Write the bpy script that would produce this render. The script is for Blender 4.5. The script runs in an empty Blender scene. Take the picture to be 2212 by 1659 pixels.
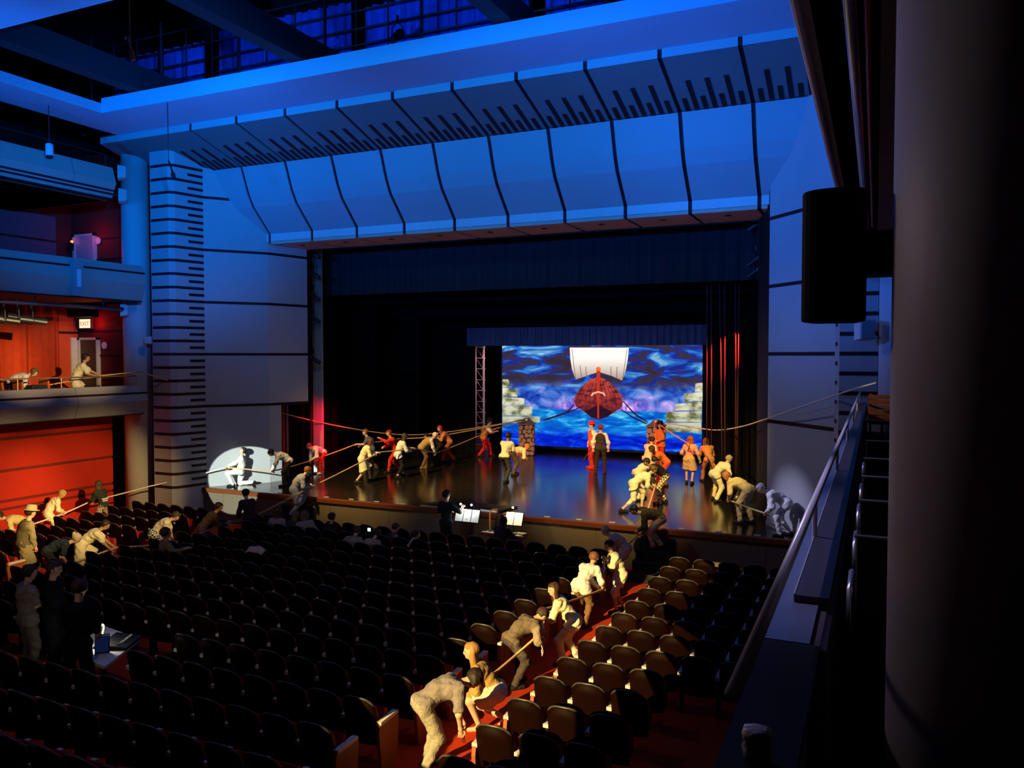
import bpy, bmesh, math, random
import numpy as np
from mathutils import Vector, Matrix

random.seed(7)
rng = np.random.default_rng(7)
SC = bpy.context.scene
COL = SC.collection

# ------------------------------------------------------------------ camera
# world: x to the right along the stage front, y upstage, z up, z = 0 on the stage deck; metres
F_PX, YAW, PITCH, CAM_Z = 1739.0, math.radians(24.3), math.radians(2.03), 4.3
cam_d = bpy.data.cameras.new('camera')
cam_d.sensor_fit = 'HORIZONTAL'
cam_d.sensor_width = 36.0
cam_d.lens = 36.0 * F_PX / 2212.0
cam_d.clip_start = 0.05
cam_d.clip_end = 200
cam = bpy.data.objects.new('camera', cam_d)
COL.objects.link(cam)
cam.location = (0, 0, CAM_Z)
cam.rotation_euler = (math.pi / 2 - PITCH, 0, YAW)
SC.camera = cam

_fw = np.array([-math.sin(YAW) * math.cos(PITCH), math.cos(YAW) * math.cos(PITCH), -math.sin(PITCH)])
_rt = np.array([math.cos(YAW), math.sin(YAW), 0.0])
_up = np.cross(_rt, _fw)


def P(u, v, x=None, y=None, z=None):
    """point where the sight line of photo pixel (u, v) meets a plane of the building"""
    d = _fw + _rt * (u - 1106) / F_PX - _up * (v - 829.5) / F_PX
    t = x / d[0] if x is not None else y / d[1] if y is not None else (z - CAM_Z) / d[2]
    return Vector((d[0] * t, d[1] * t, CAM_Z + d[2] * t))


# ------------------------------------------------------------------ colour, exposure, world
vs = SC.view_settings
vs.view_transform = 'Standard'
vs.look = 'None'
vs.gamma = 1.0
vs.exposure = 0.0
vs.use_curve_mapping = False
SC.display_settings.display_device = 'sRGB'

w = bpy.data.worlds.new('house_dark')
SC.world = w
w.use_nodes = True
w.node_tree.nodes['Background'].inputs[0].default_value = (0.10, 0.14, 0.30, 1)
w.node_tree.nodes['Background'].inputs[1].default_value = 0.006


def lin(c):
    c = c / 255.0
    return c / 12.92 if c <= 0.04045 else ((c + 0.055) / 1.055) ** 2.4


def rgb(r, g, b):
    return (lin(r), lin(g), lin(b))


def spot(name, loc, target, power, color, angle, blend=0.15, radius=0.08):
    d = bpy.data.lights.new(name, 'SPOT')
    d.energy = power
    d.color = color
    d.spot_size = math.radians(angle)
    d.spot_blend = blend
    d.shadow_soft_size = radius
    o = bpy.data.objects.new(name, d)
    COL.objects.link(o)
    o.location = loc
    o.rotation_euler = (Vector(target) - Vector(loc)).to_track_quat('-Z', 'Y').to_euler()
    return o


XC = -10.65                      # centre line of the house


def mir(x):
    return 2 * XC - x


BLUE = (0.0, 0.17, 1.0)
WARM = (1.0, 0.66, 0.19)
# blue wash on ceiling, proscenium header and side towers
for lx in (XC - 7, XC, XC + 7):
    spot('blue_wash_spot', (lx, 5.0, 7.4), (lx, 18.5, 11.8), 5600, BLUE, 72, 1.0, 0.3)
spot('blue_side_spot', (-4.0, 5.0, 7.6), (-21.8, 18.6, 10.0), 15000, (0.0, 0.20, 1.0), 34, 1.0, 0.3)
spot('blue_side_spot', (-15.0, 5.0, 7.6), (-1.0, 20.0, 8.4), 9500, (0.03, 0.19, 1.0), 34, 1.0, 0.3)
spot('blue_front_spot', (XC, 7.0, 10.8), (XC, 21.0, 8.9), 1050, (0.03, 0.50, 1.0), 84, 1.0, 0.3)
for ty in (4.7, 8.6, 13.2):
    spot('box_rail_fill', (-4.5, ty + 1.0, 10.9), (0.0, ty, 3.5), 1500, (0.62, 0.56, 1.0), 27, 0.9, 0.1)  # added violet-blue fill that brightens the box rail
spot('box_end_spot', (-15.0, 6.0, 9.0), (0.0, 16.2, 3.7), 5200, (1.0, 0.86, 0.62), 9, 0.6, 0.05)
for lx in (XC - 5.5, XC + 5.5):
    spot('blue_uplight', (lx, 9.5, 6.6), (lx, 17.0, 11.2), 1500, (0.0, 0.16, 1.0), 70, 1.0, 0.3)
# neutral front wash on the walls beside the stage
spot('side_wash_spot', (-9.0, 12.5, 10.9), (-20.0, 20.2, 2.4), 400, (1.0, 0.86, 0.80), 42, 1.0, 0.3)
spot('side_wash_spot', (-12.0, 12.5, 10.9), (-1.6, 20.4, 1.6), 900, (0.66, 0.70, 1.0), 38, 1.0, 0.3)
spot('front_wash_spot', (XC, -9.0, 8.0), (XC, 22.5, 0.2), 1100, (1.0, 0.80, 0.70), 32, 1.0, 0.4)
# warm front-of-house light on the players
for lx in (-17.0, -4.5):
    spot('stage_front_spot', (lx, 12.0, 10.9), (XC + (lx - XC) * (0.52 if lx < XC else 0.64), 24.2, 0.4), 17000, WARM, 36, 0.6, 0.12)
# red side light from the booms inside the proscenium
spot('red_boom_spot', (-18.2, 24.9, 5.2), (-10.5, 27.8, 0.6), 5600, (1.0, 0.02, 0.015), 44, 0.4, 0.08)
spot('red_boom_spot', (-3.2, 24.9, 5.2), (-8.6, 28.0, 0.6), 3600, (1.0, 0.03, 0.015), 42, 0.4, 0.08)
spot('red_boom_spot', (-17.0, 23.4, 2.2), (-18.7, 24.05, 1.4), 420, (1.0, 0.004, 0.03), 90, 0.9, 0.1)
# follow spots from the booth at the back and from the galleries
spot('follow_spot', (XC, -14.0, 10.0), P(523, 1036, z=0.25), 130000, (0.86, 1.0, 0.86), 3.65, 0.05, 0.02)
spot('follow_spot', (XC + 0.6, -14.0, 10.0), (-4.12, 10.1, -0.25), 92000, (1.0, 0.70, 0.24), 5.3, 0.05, 0.02)
spot('follow_spot', (XC - 0.6, -14.0, 10.0), (-4.52, 14.6, -0.40), 106000, (1.0, 0.70, 0.24), 4.6, 0.05, 0.02)
spot('follow_spot', (-16.0, 12.2, 10.9), (-2.05, 20.2, 0.75), 10000, (0.62, 0.62, 1.0), 6.4, 1.0, 0.02)
for ty in (11.8, 14.4, 17.0):
    spot('follow_spot', (-1.6, 9.5, 6.9), (-22.0, ty, -0.2), 17000, (1.0, 0.66, 0.22), 15.0, 0.75, 0.02)
for ty in (13.6, 15.7, 17.7):
    spot('gallery_spot', (-1.0, 7.0, 7.0), (-24.0, ty, 4.05), 19000, (1.0, 0.68, 0.28), 8.4, 0.8, 0.03)
# added dim warm fill over the seats, added pink fill on the lattice tower
spot('seat_fill', (-9.0, 8.5, 11.0), (-11.5, 8.5, -1.0), 180, (1.0, 0.80, 0.62), 120, 1.0, 0.4)
spot('tower_fill', (-14.3, 31.5, 6.0), (-16.2, 32.6, 2.6), 420, (1.0, 0.42, 0.45), 60, 0.8, 0.1)
# added fill for the faint warm bounce on the box and its column
spot('box_fill', (-7.0, 7.0, 7.0), (0.2, 2.8, 4.2), 240, (1.0, 0.74, 0.68), 50, 1.0, 0.3)


# ------------------------------------------------------------------ materials
_mats = {}


def mat(name, col, rough=0.6, spec=0.4, metal=0.0, vary=0.12, scale=6.0, bump=0.0, bscale=60.0, emit=None, estr=0.0,
        sheen=0.0):
    """procedural material: base colour broken up by noise, optional fine relief"""
    if name in _mats:
        return _mats[name]
    m = bpy.data.materials.new(name)
    m.use_nodes = True
    nt = m.node_tree
    b = nt.nodes['Principled BSDF']
    b.inputs['Roughness'].default_value = rough
    b.inputs['Specular IOR Level'].default_value = spec
    b.inputs['Metallic'].default_value = metal
    if sheen:
        b.inputs['Sheen Weight'].default_value = sheen
    tc = nt.nodes.new('ShaderNodeTexCoord')
    n = nt.nodes.new('ShaderNodeTexNoise')
    n.inputs['Scale'].default_value = scale
    n.inputs['Detail'].default_value = 4
    nt.links.new(tc.outputs['Object'], n.inputs['Vector'])
    mx = nt.nodes.new('ShaderNodeMix')
    mx.data_type = 'RGBA'
    mx.inputs['A'].default_value = (*[c * (1 - vary) for c in col], 1)
    mx.inputs['B'].default_value = (*[min(1, c * (1 + vary)) for c in col], 1)
    nt.links.new(n.outputs['Fac'], mx.inputs['Factor'])
    nt.links.new(mx.outputs['Result'], b.inputs['Base Color'])
    if bump:
        n2 = nt.nodes.new('ShaderNodeTexNoise')
        n2.inputs['Scale'].default_value = bscale
        n2.inputs['Detail'].default_value = 3
        nt.links.new(tc.outputs['Object'], n2.inputs['Vector'])
        bp = nt.nodes.new('ShaderNodeBump')
        bp.inputs['Strength'].default_value = bump
        bp.inputs['Distance'].default_value = 0.01
        nt.links.new(n2.outputs['Fac'], bp.inputs['Height'])
        nt.links.new(bp.outputs['Normal'], b.inputs['Normal'])
    if emit:
        b.inputs['Emission Color'].default_value = (*emit, 1)
        b.inputs['Emission Strength'].default_value = estr
    _mats[name] = m
    return m


def wood(name, c1, c2, rough=0.4, axis=0, scale=3.0):
    if name in _mats:
        return _mats[name]
    m = mat(name, c1, rough, 0.4)
    nt = m.node_tree
    b = nt.nodes['Principled BSDF']
    tc = nt.nodes.new('ShaderNodeTexCoord')
    mp = nt.nodes.new('ShaderNodeMapping')
    s = [scale * 9] * 3
    s[axis] = scale * 0.5
    mp.inputs['Scale'].default_value = s
    n = nt.nodes.new('ShaderNodeTexNoise')
    n.inputs['Scale'].default_value = 2
    n.inputs['Detail'].default_value = 5
    cr = nt.nodes.new('ShaderNodeMix')
    cr.data_type = 'RGBA'
    cr.inputs['A'].default_value = (*c1, 1)
    cr.inputs['B'].default_value = (*c2, 1)
    nt.links.new(tc.outputs['Object'], mp.inputs['Vector'])
    nt.links.new(mp.outputs['Vector'], n.inputs['Vector'])
    nt.links.new(n.outputs['Fac'], cr.inputs['Factor'])
    nt.links.new(cr.outputs['Result'], b.inputs['Base Color'])
    return m


def emis(name, col, strength):
    """something that gives off light: screen picture, bulb, lit sign"""
    if name in _mats:
        return _mats[name]
    m = bpy.data.materials.new(name)
    m.use_nodes = True
    nt = m.node_tree
    nt.nodes.clear()
    out = nt.nodes.new('ShaderNodeOutputMaterial')
    em = nt.nodes.new('ShaderNodeEmission')
    em.inputs['Color'].default_value = (*col, 1)
    em.inputs['Strength'].default_value = strength
    nt.links.new(em.outputs[0], out.inputs[0])
    _mats[name] = m
    return m


def check_mat(name, c1, c2, scale):
    """gingham: two crossed stripes"""
    if name in _mats:
        return _mats[name]
    m = mat(name, c1, 0.8, 0.1)
    nt = m.node_tree
    b = nt.nodes['Principled BSDF']
    tc = nt.nodes.new('ShaderNodeTexCoord')
    ck = nt.nodes.new('ShaderNodeTexChecker')
    ck.inputs['Scale'].default_value = scale
    ck.inputs['Color1'].default_value = (*c1, 1)
    ck.inputs['Color2'].default_value = (*c2, 1)
    nt.links.new(tc.outputs['Object'], ck.inputs['Vector'])
    nt.links.new(ck.outputs['Color'], b.inputs['Base Color'])
    return m


# ------------------------------------------------------------------ mesh helpers
class MB:
    def __init__(s):
        s.v, s.f = [], []

    def add(s, vs_, fs):
        o = len(s.v)
        s.v += [tuple(p) for p in vs_]
        s.f += [tuple(i + o for i in f) for f in fs]
        return s

    def box(s, x0, y0, z0, x1, y1, z1):
        x0, x1 = min(x0, x1), max(x0, x1)
        y0, y1 = min(y0, y1), max(y0, y1)
        z0, z1 = min(z0, z1), max(z0, z1)
        return s.add([(x0, y0, z0), (x1, y0, z0), (x1, y1, z0), (x0, y1, z0), (x0, y0, z1), (x1, y0, z1), (x1, y1, z1), (x0, y1, z1)],
                     [(0, 3, 2, 1), (4, 5, 6, 7), (0, 1, 5, 4), (1, 2, 6, 5), (2, 3, 7, 6), (3, 0, 4, 7)])

    def obox(s, a, b, h, d):
        """wall piece: from plan point a to b, z range h, thickness d to the left of a->b"""
        a, b = Vector(a[:2]), Vector(b[:2])
        t = (b - a).normalized()
        n = Vector((-t.y, t.x)) * d
        q = [a, b, b + n, a + n]
        vs_ = [(p.x, p.y, h[0]) for p in q] + [(p.x, p.y, h[1]) for p in q]
        fs = [(0, 3, 2, 1), (4, 5, 6, 7), (0, 1, 5, 4), (1, 2, 6, 5), (2, 3, 7, 6), (3, 0, 4, 7)]
        if d < 0:
            fs = [f[::-1] for f in fs]
        return s.add(vs_, fs)

    def extrude(s, poly, axis, a, b):
        """closed 2-D polygon swept along an axis from a to b (x: poly is (y, z); y: (x, z); z: (x, y))"""
        n = len(poly)

        def pt(p, t):
            return (t, p[0], p[1]) if axis == 0 else (p[0], t, p[1]) if axis == 1 else (p[0], p[1], t)
        s.add([pt(p, a) for p in poly] + [pt(p, b) for p in poly],
              [tuple(range(n))[::-1], tuple(range(n, 2 * n))] + [(i, (i + 1) % n, n + (i + 1) % n, n + i) for i in range(n)])
        return s

    def tube(s, pts, r, n=8, cap=True):
        pts = [Vector(p) for p in pts]
        rs = r if isinstance(r, (list, tuple)) else [r] * len(pts)
        t0 = (pts[1] - pts[0]).normalized()
        u = t0.orthogonal().normalized()
        rings = []
        for i, p in enumerate(pts):
            t = (pts[min(i + 1, len(pts) - 1)] - pts[max(i - 1, 0)]).normalized()
            u = (u - t * u.dot(t)).normalized()
            w_ = t.cross(u)
            rings.append([p + (u * math.cos(2 * math.pi * k / n) + w_ * math.sin(2 * math.pi * k / n)) * rs[i] for k in range(n)])
        vs_ = [q for R in rings for q in R]
        fs = []
        for i in range(len(pts) - 1):
            for k in range(n):
                a = i * n + k
                b = i * n + (k + 1) % n
                fs.append((a, b, b + n, a + n))
        if cap:
            fs.append(tuple(range(n))[::-1])
            fs.append(tuple(range((len(pts) - 1) * n, len(pts) * n)))
        return s.add(vs_, fs)

    def lathe(s, prof, c=(0, 0, 0), n=24):
        """profile [(r, z)] turned about a vertical axis at c"""
        vs_, fs = [], []
        for r, z in prof:
            for k in range(n):
                a = 2 * math.pi * k / n
                vs_.append((c[0] + r * math.cos(a), c[1] + r * math.sin(a), c[2] + z))
        for i in range(len(prof) - 1):
            for k in range(n):
                a = i * n + k
                b = i * n + (k + 1) % n
                fs.append((a, b, b + n, a + n))
        fs.append(tuple(range(n))[::-1])
        fs.append(tuple(range((len(prof) - 1) * n, len(prof) * n)))
        return s.add(vs_, fs)

    def ball(s, c, r, n=8, m=6, sq=(1, 1, 1)):
        vs_ = [(c[0], c[1], c[2] - r * sq[2])]
        for i in range(1, m):
            ph = -math.pi / 2 + math.pi * i / m
            for k in range(n):
                a = 2 * math.pi * k / n
                vs_.append((c[0] + r * sq[0] * math.cos(ph) * math.cos(a), c[1] + r * sq[1] * math.cos(ph) * math.sin(a), c[2] + r * sq[2] * math.sin(ph)))
        vs_.append((c[0], c[1], c[2] + r * sq[2]))
        fs = [(0, 1 + (k + 1) % n, 1 + k) for k in range(n)]
        for i in range(m - 2):
            for k in range(n):
                a = 1 + i * n + k
                b = 1 + i * n + (k + 1) % n
                fs.append((a, b, b + n, a + n))
        L = len(vs_) - 1
        fs += [(L, 1 + (m - 2) * n + k, 1 + (m - 2) * n + (k + 1) % n) for k in range(n)]
        return s.add(vs_, fs)

    def pleats(s, a, b, z0, z1, amp=0.08, wave=0.35, seed=0, bulge=0.0, thick=0.03):
        """hanging cloth between plan points a and b, folded in soft pleats, with thickness"""
        a, b = Vector(a[:2]), Vector(b[:2])
        L = (b - a).length
        t = (b - a) / L
        n = Vector((-t.y, t.x))
        r = random.Random(seed)
        ph = [r.uniform(0, 6.28) for _ in range(4)]
        N = max(8, int(L / wave * 8))
        rows = []
        for zi, z in enumerate((z0, z0 + (z1 - z0) * 0.5, z1)):
            fr, bk = [], []
            for i in range(N + 1):
                q = L * i / N
                k = 2 * math.pi / wave
                o = amp * (math.sin(k * q + ph[0] + 0.7 * math.sin(q * 1.7 + ph[1])) + 0.35 * math.sin(2.3 * k * q + ph[2])) * (1.0 - 0.25 * zi / 2)
                p = a + t * q + n * o
                fr.append((p.x, p.y, z))
                p = p - n * thick
                bk.append((p.x, p.y, z))
            rows.append((fr, bk))
        o = []
        fs = []
        for fr, bk in rows:
            o += fr + bk
        M = 2 * (N + 1)
        for ri in range(2):
            for i in range(N):
                A = ri * M + i
                fs.append((A, A + 1, A + 1 + M, A + M))
                B = ri * M + N + 1 + i
                fs.append((B + 1, B, B + M, B + 1 + M))
        return s.add(o, fs)

    def build(s, name, m, parent=None, smooth=False, off=(0, 0, 0), bevel=0.0):
        me = bpy.data.meshes.new(name)
        vs_ = [(p[0] - off[0], p[1] - off[1], p[2] - off[2]) for p in s.v]
        me.from_pydata(vs_, [], s.f)
        if m is not None:
            me.materials.append(m)
        if smooth:
            me.polygons.foreach_set('use_smooth', [True] * len(me.polygons))
        me.update()
        o = bpy.data.objects.new(name, me)
        COL.objects.link(o)
        if parent is not None:
            o.parent = parent
        else:
            o.location = off
        if bevel:
            bv = o.modifiers.new('bevel', 'BEVEL')
            bv.width = bevel
            bv.segments = 2
            bv.limit_method = 'ANGLE'
        return o


def tag(o, label=None, cat=None, group=None, kind=None):
    if label:
        o['label'] = label
    if cat:
        o['category'] = cat
    if group:
        o['group'] = group
    if kind:
        o['kind'] = kind
    return o


def root(name, loc, label, cat, group=None, rz=0.0, kind=None):
    o = bpy.data.objects.new(name, None)
    o.empty_display_size = 0.2
    COL.objects.link(o)
    o.location = loc
    o.rotation_euler = (0, 0, rz)
    return tag(o, label, cat, group, kind)


def struct(o, label=None, cat=None):
    return tag(o, label, cat, kind='structure')


def copy_tree(o, loc, rz=None):
    c = o.copy()
    COL.objects.link(c)
    c.location = loc
    if rz is not None:
        c.rotation_euler = (0, 0, rz)
    for ch in list(o.children):
        k = ch.copy()
        COL.objects.link(k)
        k.parent = c
        for g in list(ch.children):
            q = g.copy()
            COL.objects.link(q)
            q.parent = k
    return c


def share(name, me, parent, loc, rz=0.0, scale=(1, 1, 1)):
    o = bpy.data.objects.new(name, me)
    COL.objects.link(o)
    o.parent = parent
    o.location = loc
    o.rotation_euler = (0, 0, rz)
    o.scale = scale
    return o


PLASTER = mat('grey_plaster', (0.36, 0.36, 0.38), 0.75, 0.25, vary=0.06, scale=1.5, bump=0.15, bscale=90)
PLASTER2 = mat('pale_plaster', (0.52, 0.52, 0.54), 0.6, 0.3, vary=0.05, scale=1.5, bump=0.1, bscale=90)
GROOVE = mat('maroon_reveal', (0.030, 0.008, 0.010), 0.7, 0.2)
BACKING = mat('dark_backing', (0.02, 0.008, 0.008), 0.8, 0.1)
BLACK = mat('black_paint', (0.006, 0.006, 0.007), 0.7, 0.25)
VELOUR = mat('black_velour', (0.005, 0.005, 0.006), 0.95, 0.05, bump=0.3, bscale=40)
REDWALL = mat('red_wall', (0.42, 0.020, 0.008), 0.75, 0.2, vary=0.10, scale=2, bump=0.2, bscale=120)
REDCURT = mat('red_curtain', (0.42, 0.045, 0.015), 0.9, 0.1, vary=0.25, scale=5)
WOODTRIM = wood('stage_edge_wood', (0.15, 0.042, 0.012), (0.09, 0.024, 0.007), 0.35, axis=0)
STEEL = mat('brushed_steel', (0.55, 0.55, 0.57), 0.28, 0.5, metal=0.9)
DKSTEEL = mat('dark_steel', (0.035, 0.035, 0.04), 0.45, 0.4, metal=0.5)


# ================================================================== THE SETTING
def zf(y):
    """height of the raked house floor"""
    return -1.07 + 0.047 * max(0.0, 14.0 - y)


CARPET = mat('red_carpet', (0.48, 0.042, 0.012), 0.95, 0.05, vary=0.2, scale=30, bump=0.4, bscale=200)
m = MB()
ys = [-8, 0, 4, 8, 12, 14, 19.62]
for a, b in zip(ys[:-1], ys[1:]):
    m.add([(-26, a, zf(a)), (3.5, a, zf(a)), (3.5, b, zf(b)), (-26, b, zf(b)),
           (-26, a, zf(a) - .3), (3.5, a, zf(a) - .3), (3.5, b, zf(b) - .3), (-26, b, zf(b) - .3)],
          [(0, 1, 2, 3), (7, 6, 5, 4), (0, 4, 5, 1), (3, 2, 6, 7), (0, 3, 7, 4), (1, 5, 6, 2)])
struct(m.build('floor', CARPET), 'red carpeted house floor sloping down to the stage', 'floor')

# ---- stage
DECK = mat('black_stage_deck', (0.010, 0.009, 0.009), 0.17, 0.75, vary=0.3, scale=0.8, bump=0.05, bscale=14)
APRON = mat('stage_front_panel', (0.12, 0.092, 0.062), 0.65, 0.25, vary=0.08, scale=3)
st = root('stage', (0, 0, 0), 'black glossy stage platform with a wooden front edge', 'stage', kind='structure')
y = 19.70
while y < 35.5:
    y2 = min(y + 1.6, 35.6)
    MB().box(-23, y + .003, -.25, 1.5, y2 - .003, 0).build('deck_panel', DECK, st)
    y = y2
MB().box(-23, 19.75, -.30, 1.5, 35.6, -.25).build('deck_frame', BLACK, st)
MB().extrude([(19.62, -.13), (19.62, -.02), (19.66, 0.004), (19.74, 0.004), (19.74, -.13)], 0, -20.1, -1.0).build('edge_trim', WOODTRIM, st)
x = -21.2
while x < -.2:
    MB().box(x + .004, 19.68, -1.10, min(x + 2.1, 0.4) - .004, 19.75, -.13).build('front_panel', APRON, st)
    x += 2.1
# small marks along the stage edge
m = MB()
for i in range(17):
    xx = -17 + i * .9
    m.box(xx, 19.80, 0.0, xx + .16, 19.86, .012)
m.build('edge_marker', mat('grey_tape', (.4, .4, .42), .5), st)


# ---- side towers, walls beside the stage
BARZ = [4.34 + .423 * k for k in range(-10, 15)]


def strip_wall(name, pts, z0, z1, material, depth, label):
    """folded wall over plan points"""
    r = root(name, (0, 0, 0), label, 'wall', kind='structure')
    for a, b in zip(pts[:-1], pts[1:]):
        MB().obox(a, b, (z0, z1), depth).build('wall_panel', material, r)
    return r


def bars(r, a, b, zs, h=.085, proud=.012, sgn=1, name='groove_bar'):
    for z in zs:
        a2, b2 = Vector(a), Vector(b)
        t = (b2 - a2).normalized()
        n = Vector((-t.y, t.x)) * -sgn * proud
        MB().obox(a2 + n, b2 + n, (z - h / 2, z + h / 2), sgn * (proud + .03)).build(name, GROOVE, r)


TL = [(-21.06, 18.73), (-20.30, 18.73), (-20.14, 18.86), (-19.92, 19.80), (-18.67, 21.40)]
tl = strip_wall('wall_left', TL, -1.1, 11.4, PLASTER, .25, 'grey tower and wall left of the stage with dark horizontal bars')
bars(tl, (-21.02, 18.73), (-20.30, 18.73), BARZ)
bars(tl, (-20.30, 18.73), (-20.14, 18.86), BARZ)
bars(tl, (-20.14, 18.86), (-19.92, 19.80), BARZ)
SB = [z + .2115 for z in BARZ[:-1]]
bars(tl, (-20.04, 19.29), (-19.92, 19.80), SB)
LINEZ = [2.648, 4.34, 6.032, 7.724]
bars(tl, (-19.92, 19.80), (-18.67, 21.40), LINEZ + [9.416])
# splayed panel with the side door
SPA, SPB = Vector((-18.67, 21.40)), Vector((-18.31, 23.0))
SPALE = mat('pale_splay_plaster', (0.46, 0.44, 0.46), 0.7, 0.25, vary=0.05, scale=1.5)
dj = SPA.lerp(SPB, .30)
MB().obox(SPA, SPB, (2.648, 9.0), .2).build('wall_panel', SPALE, tl)
MB().obox(SPA, dj, (0, 2.648), .2).build('wall_panel', SPALE, tl)
bars(tl, SPA, SPB, LINEZ)
MB().obox((-18.72, 21.36), (-18.66, 21.44), (0, .12), .03).build('skirting', WOODTRIM, tl)
# dark lobby behind the side door
MB().box(-21.5, 21.6, 0.0, -21.4, 24.0, 3).build('lobby_back', mat('lobby_blue', (.02, .03, .05), .6), tl)
MB().box(-19.06, 22.45, 0, -18.98, 22.53, 2.65).build('lobby_post', REDWALL, tl)  # red-lit jamb; the red light is put into its colour
MB().box(-19.35, 22.9, 0, -19.2, 23.0, 2.65).build('lobby_post', mat('lobby_teal', (.03, .09, .10), .6), tl)

TR = [(-2.47, 21.20), (-.83, 19.30), (-.71, 18.62), (0.04, 18.62)]
tr = strip_wall('wall_right', TR, -1.1, 11.4, PLASTER, .25, 'grey tower and wall right of the stage with dark horizontal bars')
bars(tr, TR[0], TR[1], LINEZ)
bars(tr, TR[2], TR[3], BARZ)
bars(tr, (-.80, 19.1), (-.76, 18.90), SB)
MB().obox((-2.47, 21.2), (-.83, 19.3), (0, .10), -.03).build('skirting', mat('pale_skirting', (.35, .30, .25), .5), tr)
MB().obox((-2.95, 22.9), (-2.47, 21.22), (0, 9.0), .12).build('wall_panel', BLACK, tr)

# red-lit return wall just inside the proscenium
struct(MB().box(-18.90, 24.02, 0, -18.50, 24.12, 8.3).build('wall_return', SPALE), 'narrow red-lit return wall inside the proscenium', 'wall')

# round columns
COLM = mat('column_plaster', (0.50, 0.50, 0.53), 0.55, 0.35, vary=0.04, scale=2)
for cx, cy, rr, z0, z1, lb in ((-22.1, 19.05, .42, -1.1, 10.9, 'round pale column between left balconies and tower'),
                               (0.45, 18.75, .42, -1.1, 11.1, 'far round white column at the end of the box'),
                               (0.49, 2.60, .45, 2.7, 6.1, 'near round dark column carrying a wall speaker')):
    o = MB().lathe([(rr, z0), (rr, z1)], (0, 0, 0), 48).build('column', COLM, None, True, (0, 0, 0))
    o.location = (cx, cy, 0)
    struct(o, lb, 'column')

# ---- proscenium header: panels with recessed joints
hd = root('trim_header', (0, 0, 0), 'blue-lit folded panel canopy over the proscenium opening', 'canopy', kind='structure')
PROF_B = [(18.0, 10.95), (20.05, 10.33)]
PROF_C = [(20.07, 10.31), (20.16, 10.10), (20.27, 9.80), (20.40, 9.48), (20.61, 9.12)]
PROF_D = [(20.61, 9.12), (21.37, 8.36)]
seams = [-22.4] + [-18.56 + 1.7566 * k for k in range(10)] + [-.5]
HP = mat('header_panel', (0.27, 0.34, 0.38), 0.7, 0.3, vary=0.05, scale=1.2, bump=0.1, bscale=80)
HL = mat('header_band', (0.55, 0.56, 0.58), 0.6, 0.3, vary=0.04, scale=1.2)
HS = mat('header_soffit_shaded', (0.15, 0.15, 0.16), 0.75, 0.25, vary=0.08, scale=1.2)  # shade on the soffit put into a darker panel colour
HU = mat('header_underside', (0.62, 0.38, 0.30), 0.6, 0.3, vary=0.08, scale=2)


def ribbon(prof, x0, x1, th, name, material, smooth=False):
    """sheet of thickness th over a (y, z) profile between x0 and x1"""
    vs_, fs = [], []
    n = len(prof)
    for x in (x0, x1):
        for (yy, zz) in prof:
            vs_.append((x, yy, zz))
        for (yy, zz) in prof:
            vs_.append((x, yy + th, zz + th * .6))
    M = 2 * n
    for i in range(n - 1):
        fs.append((i, i + 1, M + i + 1, M + i))
        fs.append((n + i + 1, n + i, M + n + i, M + n + i + 1))
        fs.append((i + 1, i, n + i, n + i + 1))
        fs.append((M + i, M + i + 1, M + n + i + 1, M + n + i))
    fs.append((0, M, M + n, n))
    fs.append((n - 1, 2 * n - 1, M + 2 * n - 1, M + n - 1))
    return MB().add(vs_, fs).build(name, material, hd, smooth)


g = .05
for i in range(len(seams) - 1):
    a, b = seams[i] + g, seams[i + 1] - g
    MB().box(a, 18.0, 10.95, b, 18.08, 11.15).build('fascia_panel', HP, hd)
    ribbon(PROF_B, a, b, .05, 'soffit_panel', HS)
    ribbon(PROF_C + PROF_D[1:], a, b, .05, 'face_panel', HP)
    MB().box(a, 21.37, 8.12, b, 21.45, 8.37).build('band_panel', HL, hd)
    if b > -19 and a < -2.5:
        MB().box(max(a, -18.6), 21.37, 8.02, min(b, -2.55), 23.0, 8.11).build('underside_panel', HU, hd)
        if i not in (0, len(seams) - 2):
            o = MB().lathe([(.09, 0), (.09, .02)], (0, 0, 0), 20).build('downlight', BLACK, hd)
            o.location = ((a + b) / 2, 22.0, 8.01)
# dark backing seen in the joints
ribbon([(18.03, 10.99), (20.08, 10.37)], seams[0], seams[-1], .05, 'joint_backing', GROOVE)
ribbon([(p[0] + .035, p[1] + .035) for p in PROF_C + PROF_D[1:]], seams[0], seams[-1], .05, 'joint_backing', GROOVE)
MB().box(seams[0], 18.03, 10.97, seams[-1], 18.10, 11.2).build('joint_backing', GROOVE, hd)
MB().box(seams[0], 21.41, 8.13, seams[-1], 21.50, 8.36).build('joint_backing', GROOVE, hd)
MB().box(-18.6, 21.43, 8.06, -2.55, 23.05, 8.14).build('joint_backing', GROOVE, hd)
MB().box(-18.6, 23.0, 7.98, -2.55, 23.12, 9.0).build('joint_backing', BLACK, hd)


def soff(y):
    return 10.95 - (y - 18.0) * (.62 / 2.05)


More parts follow.
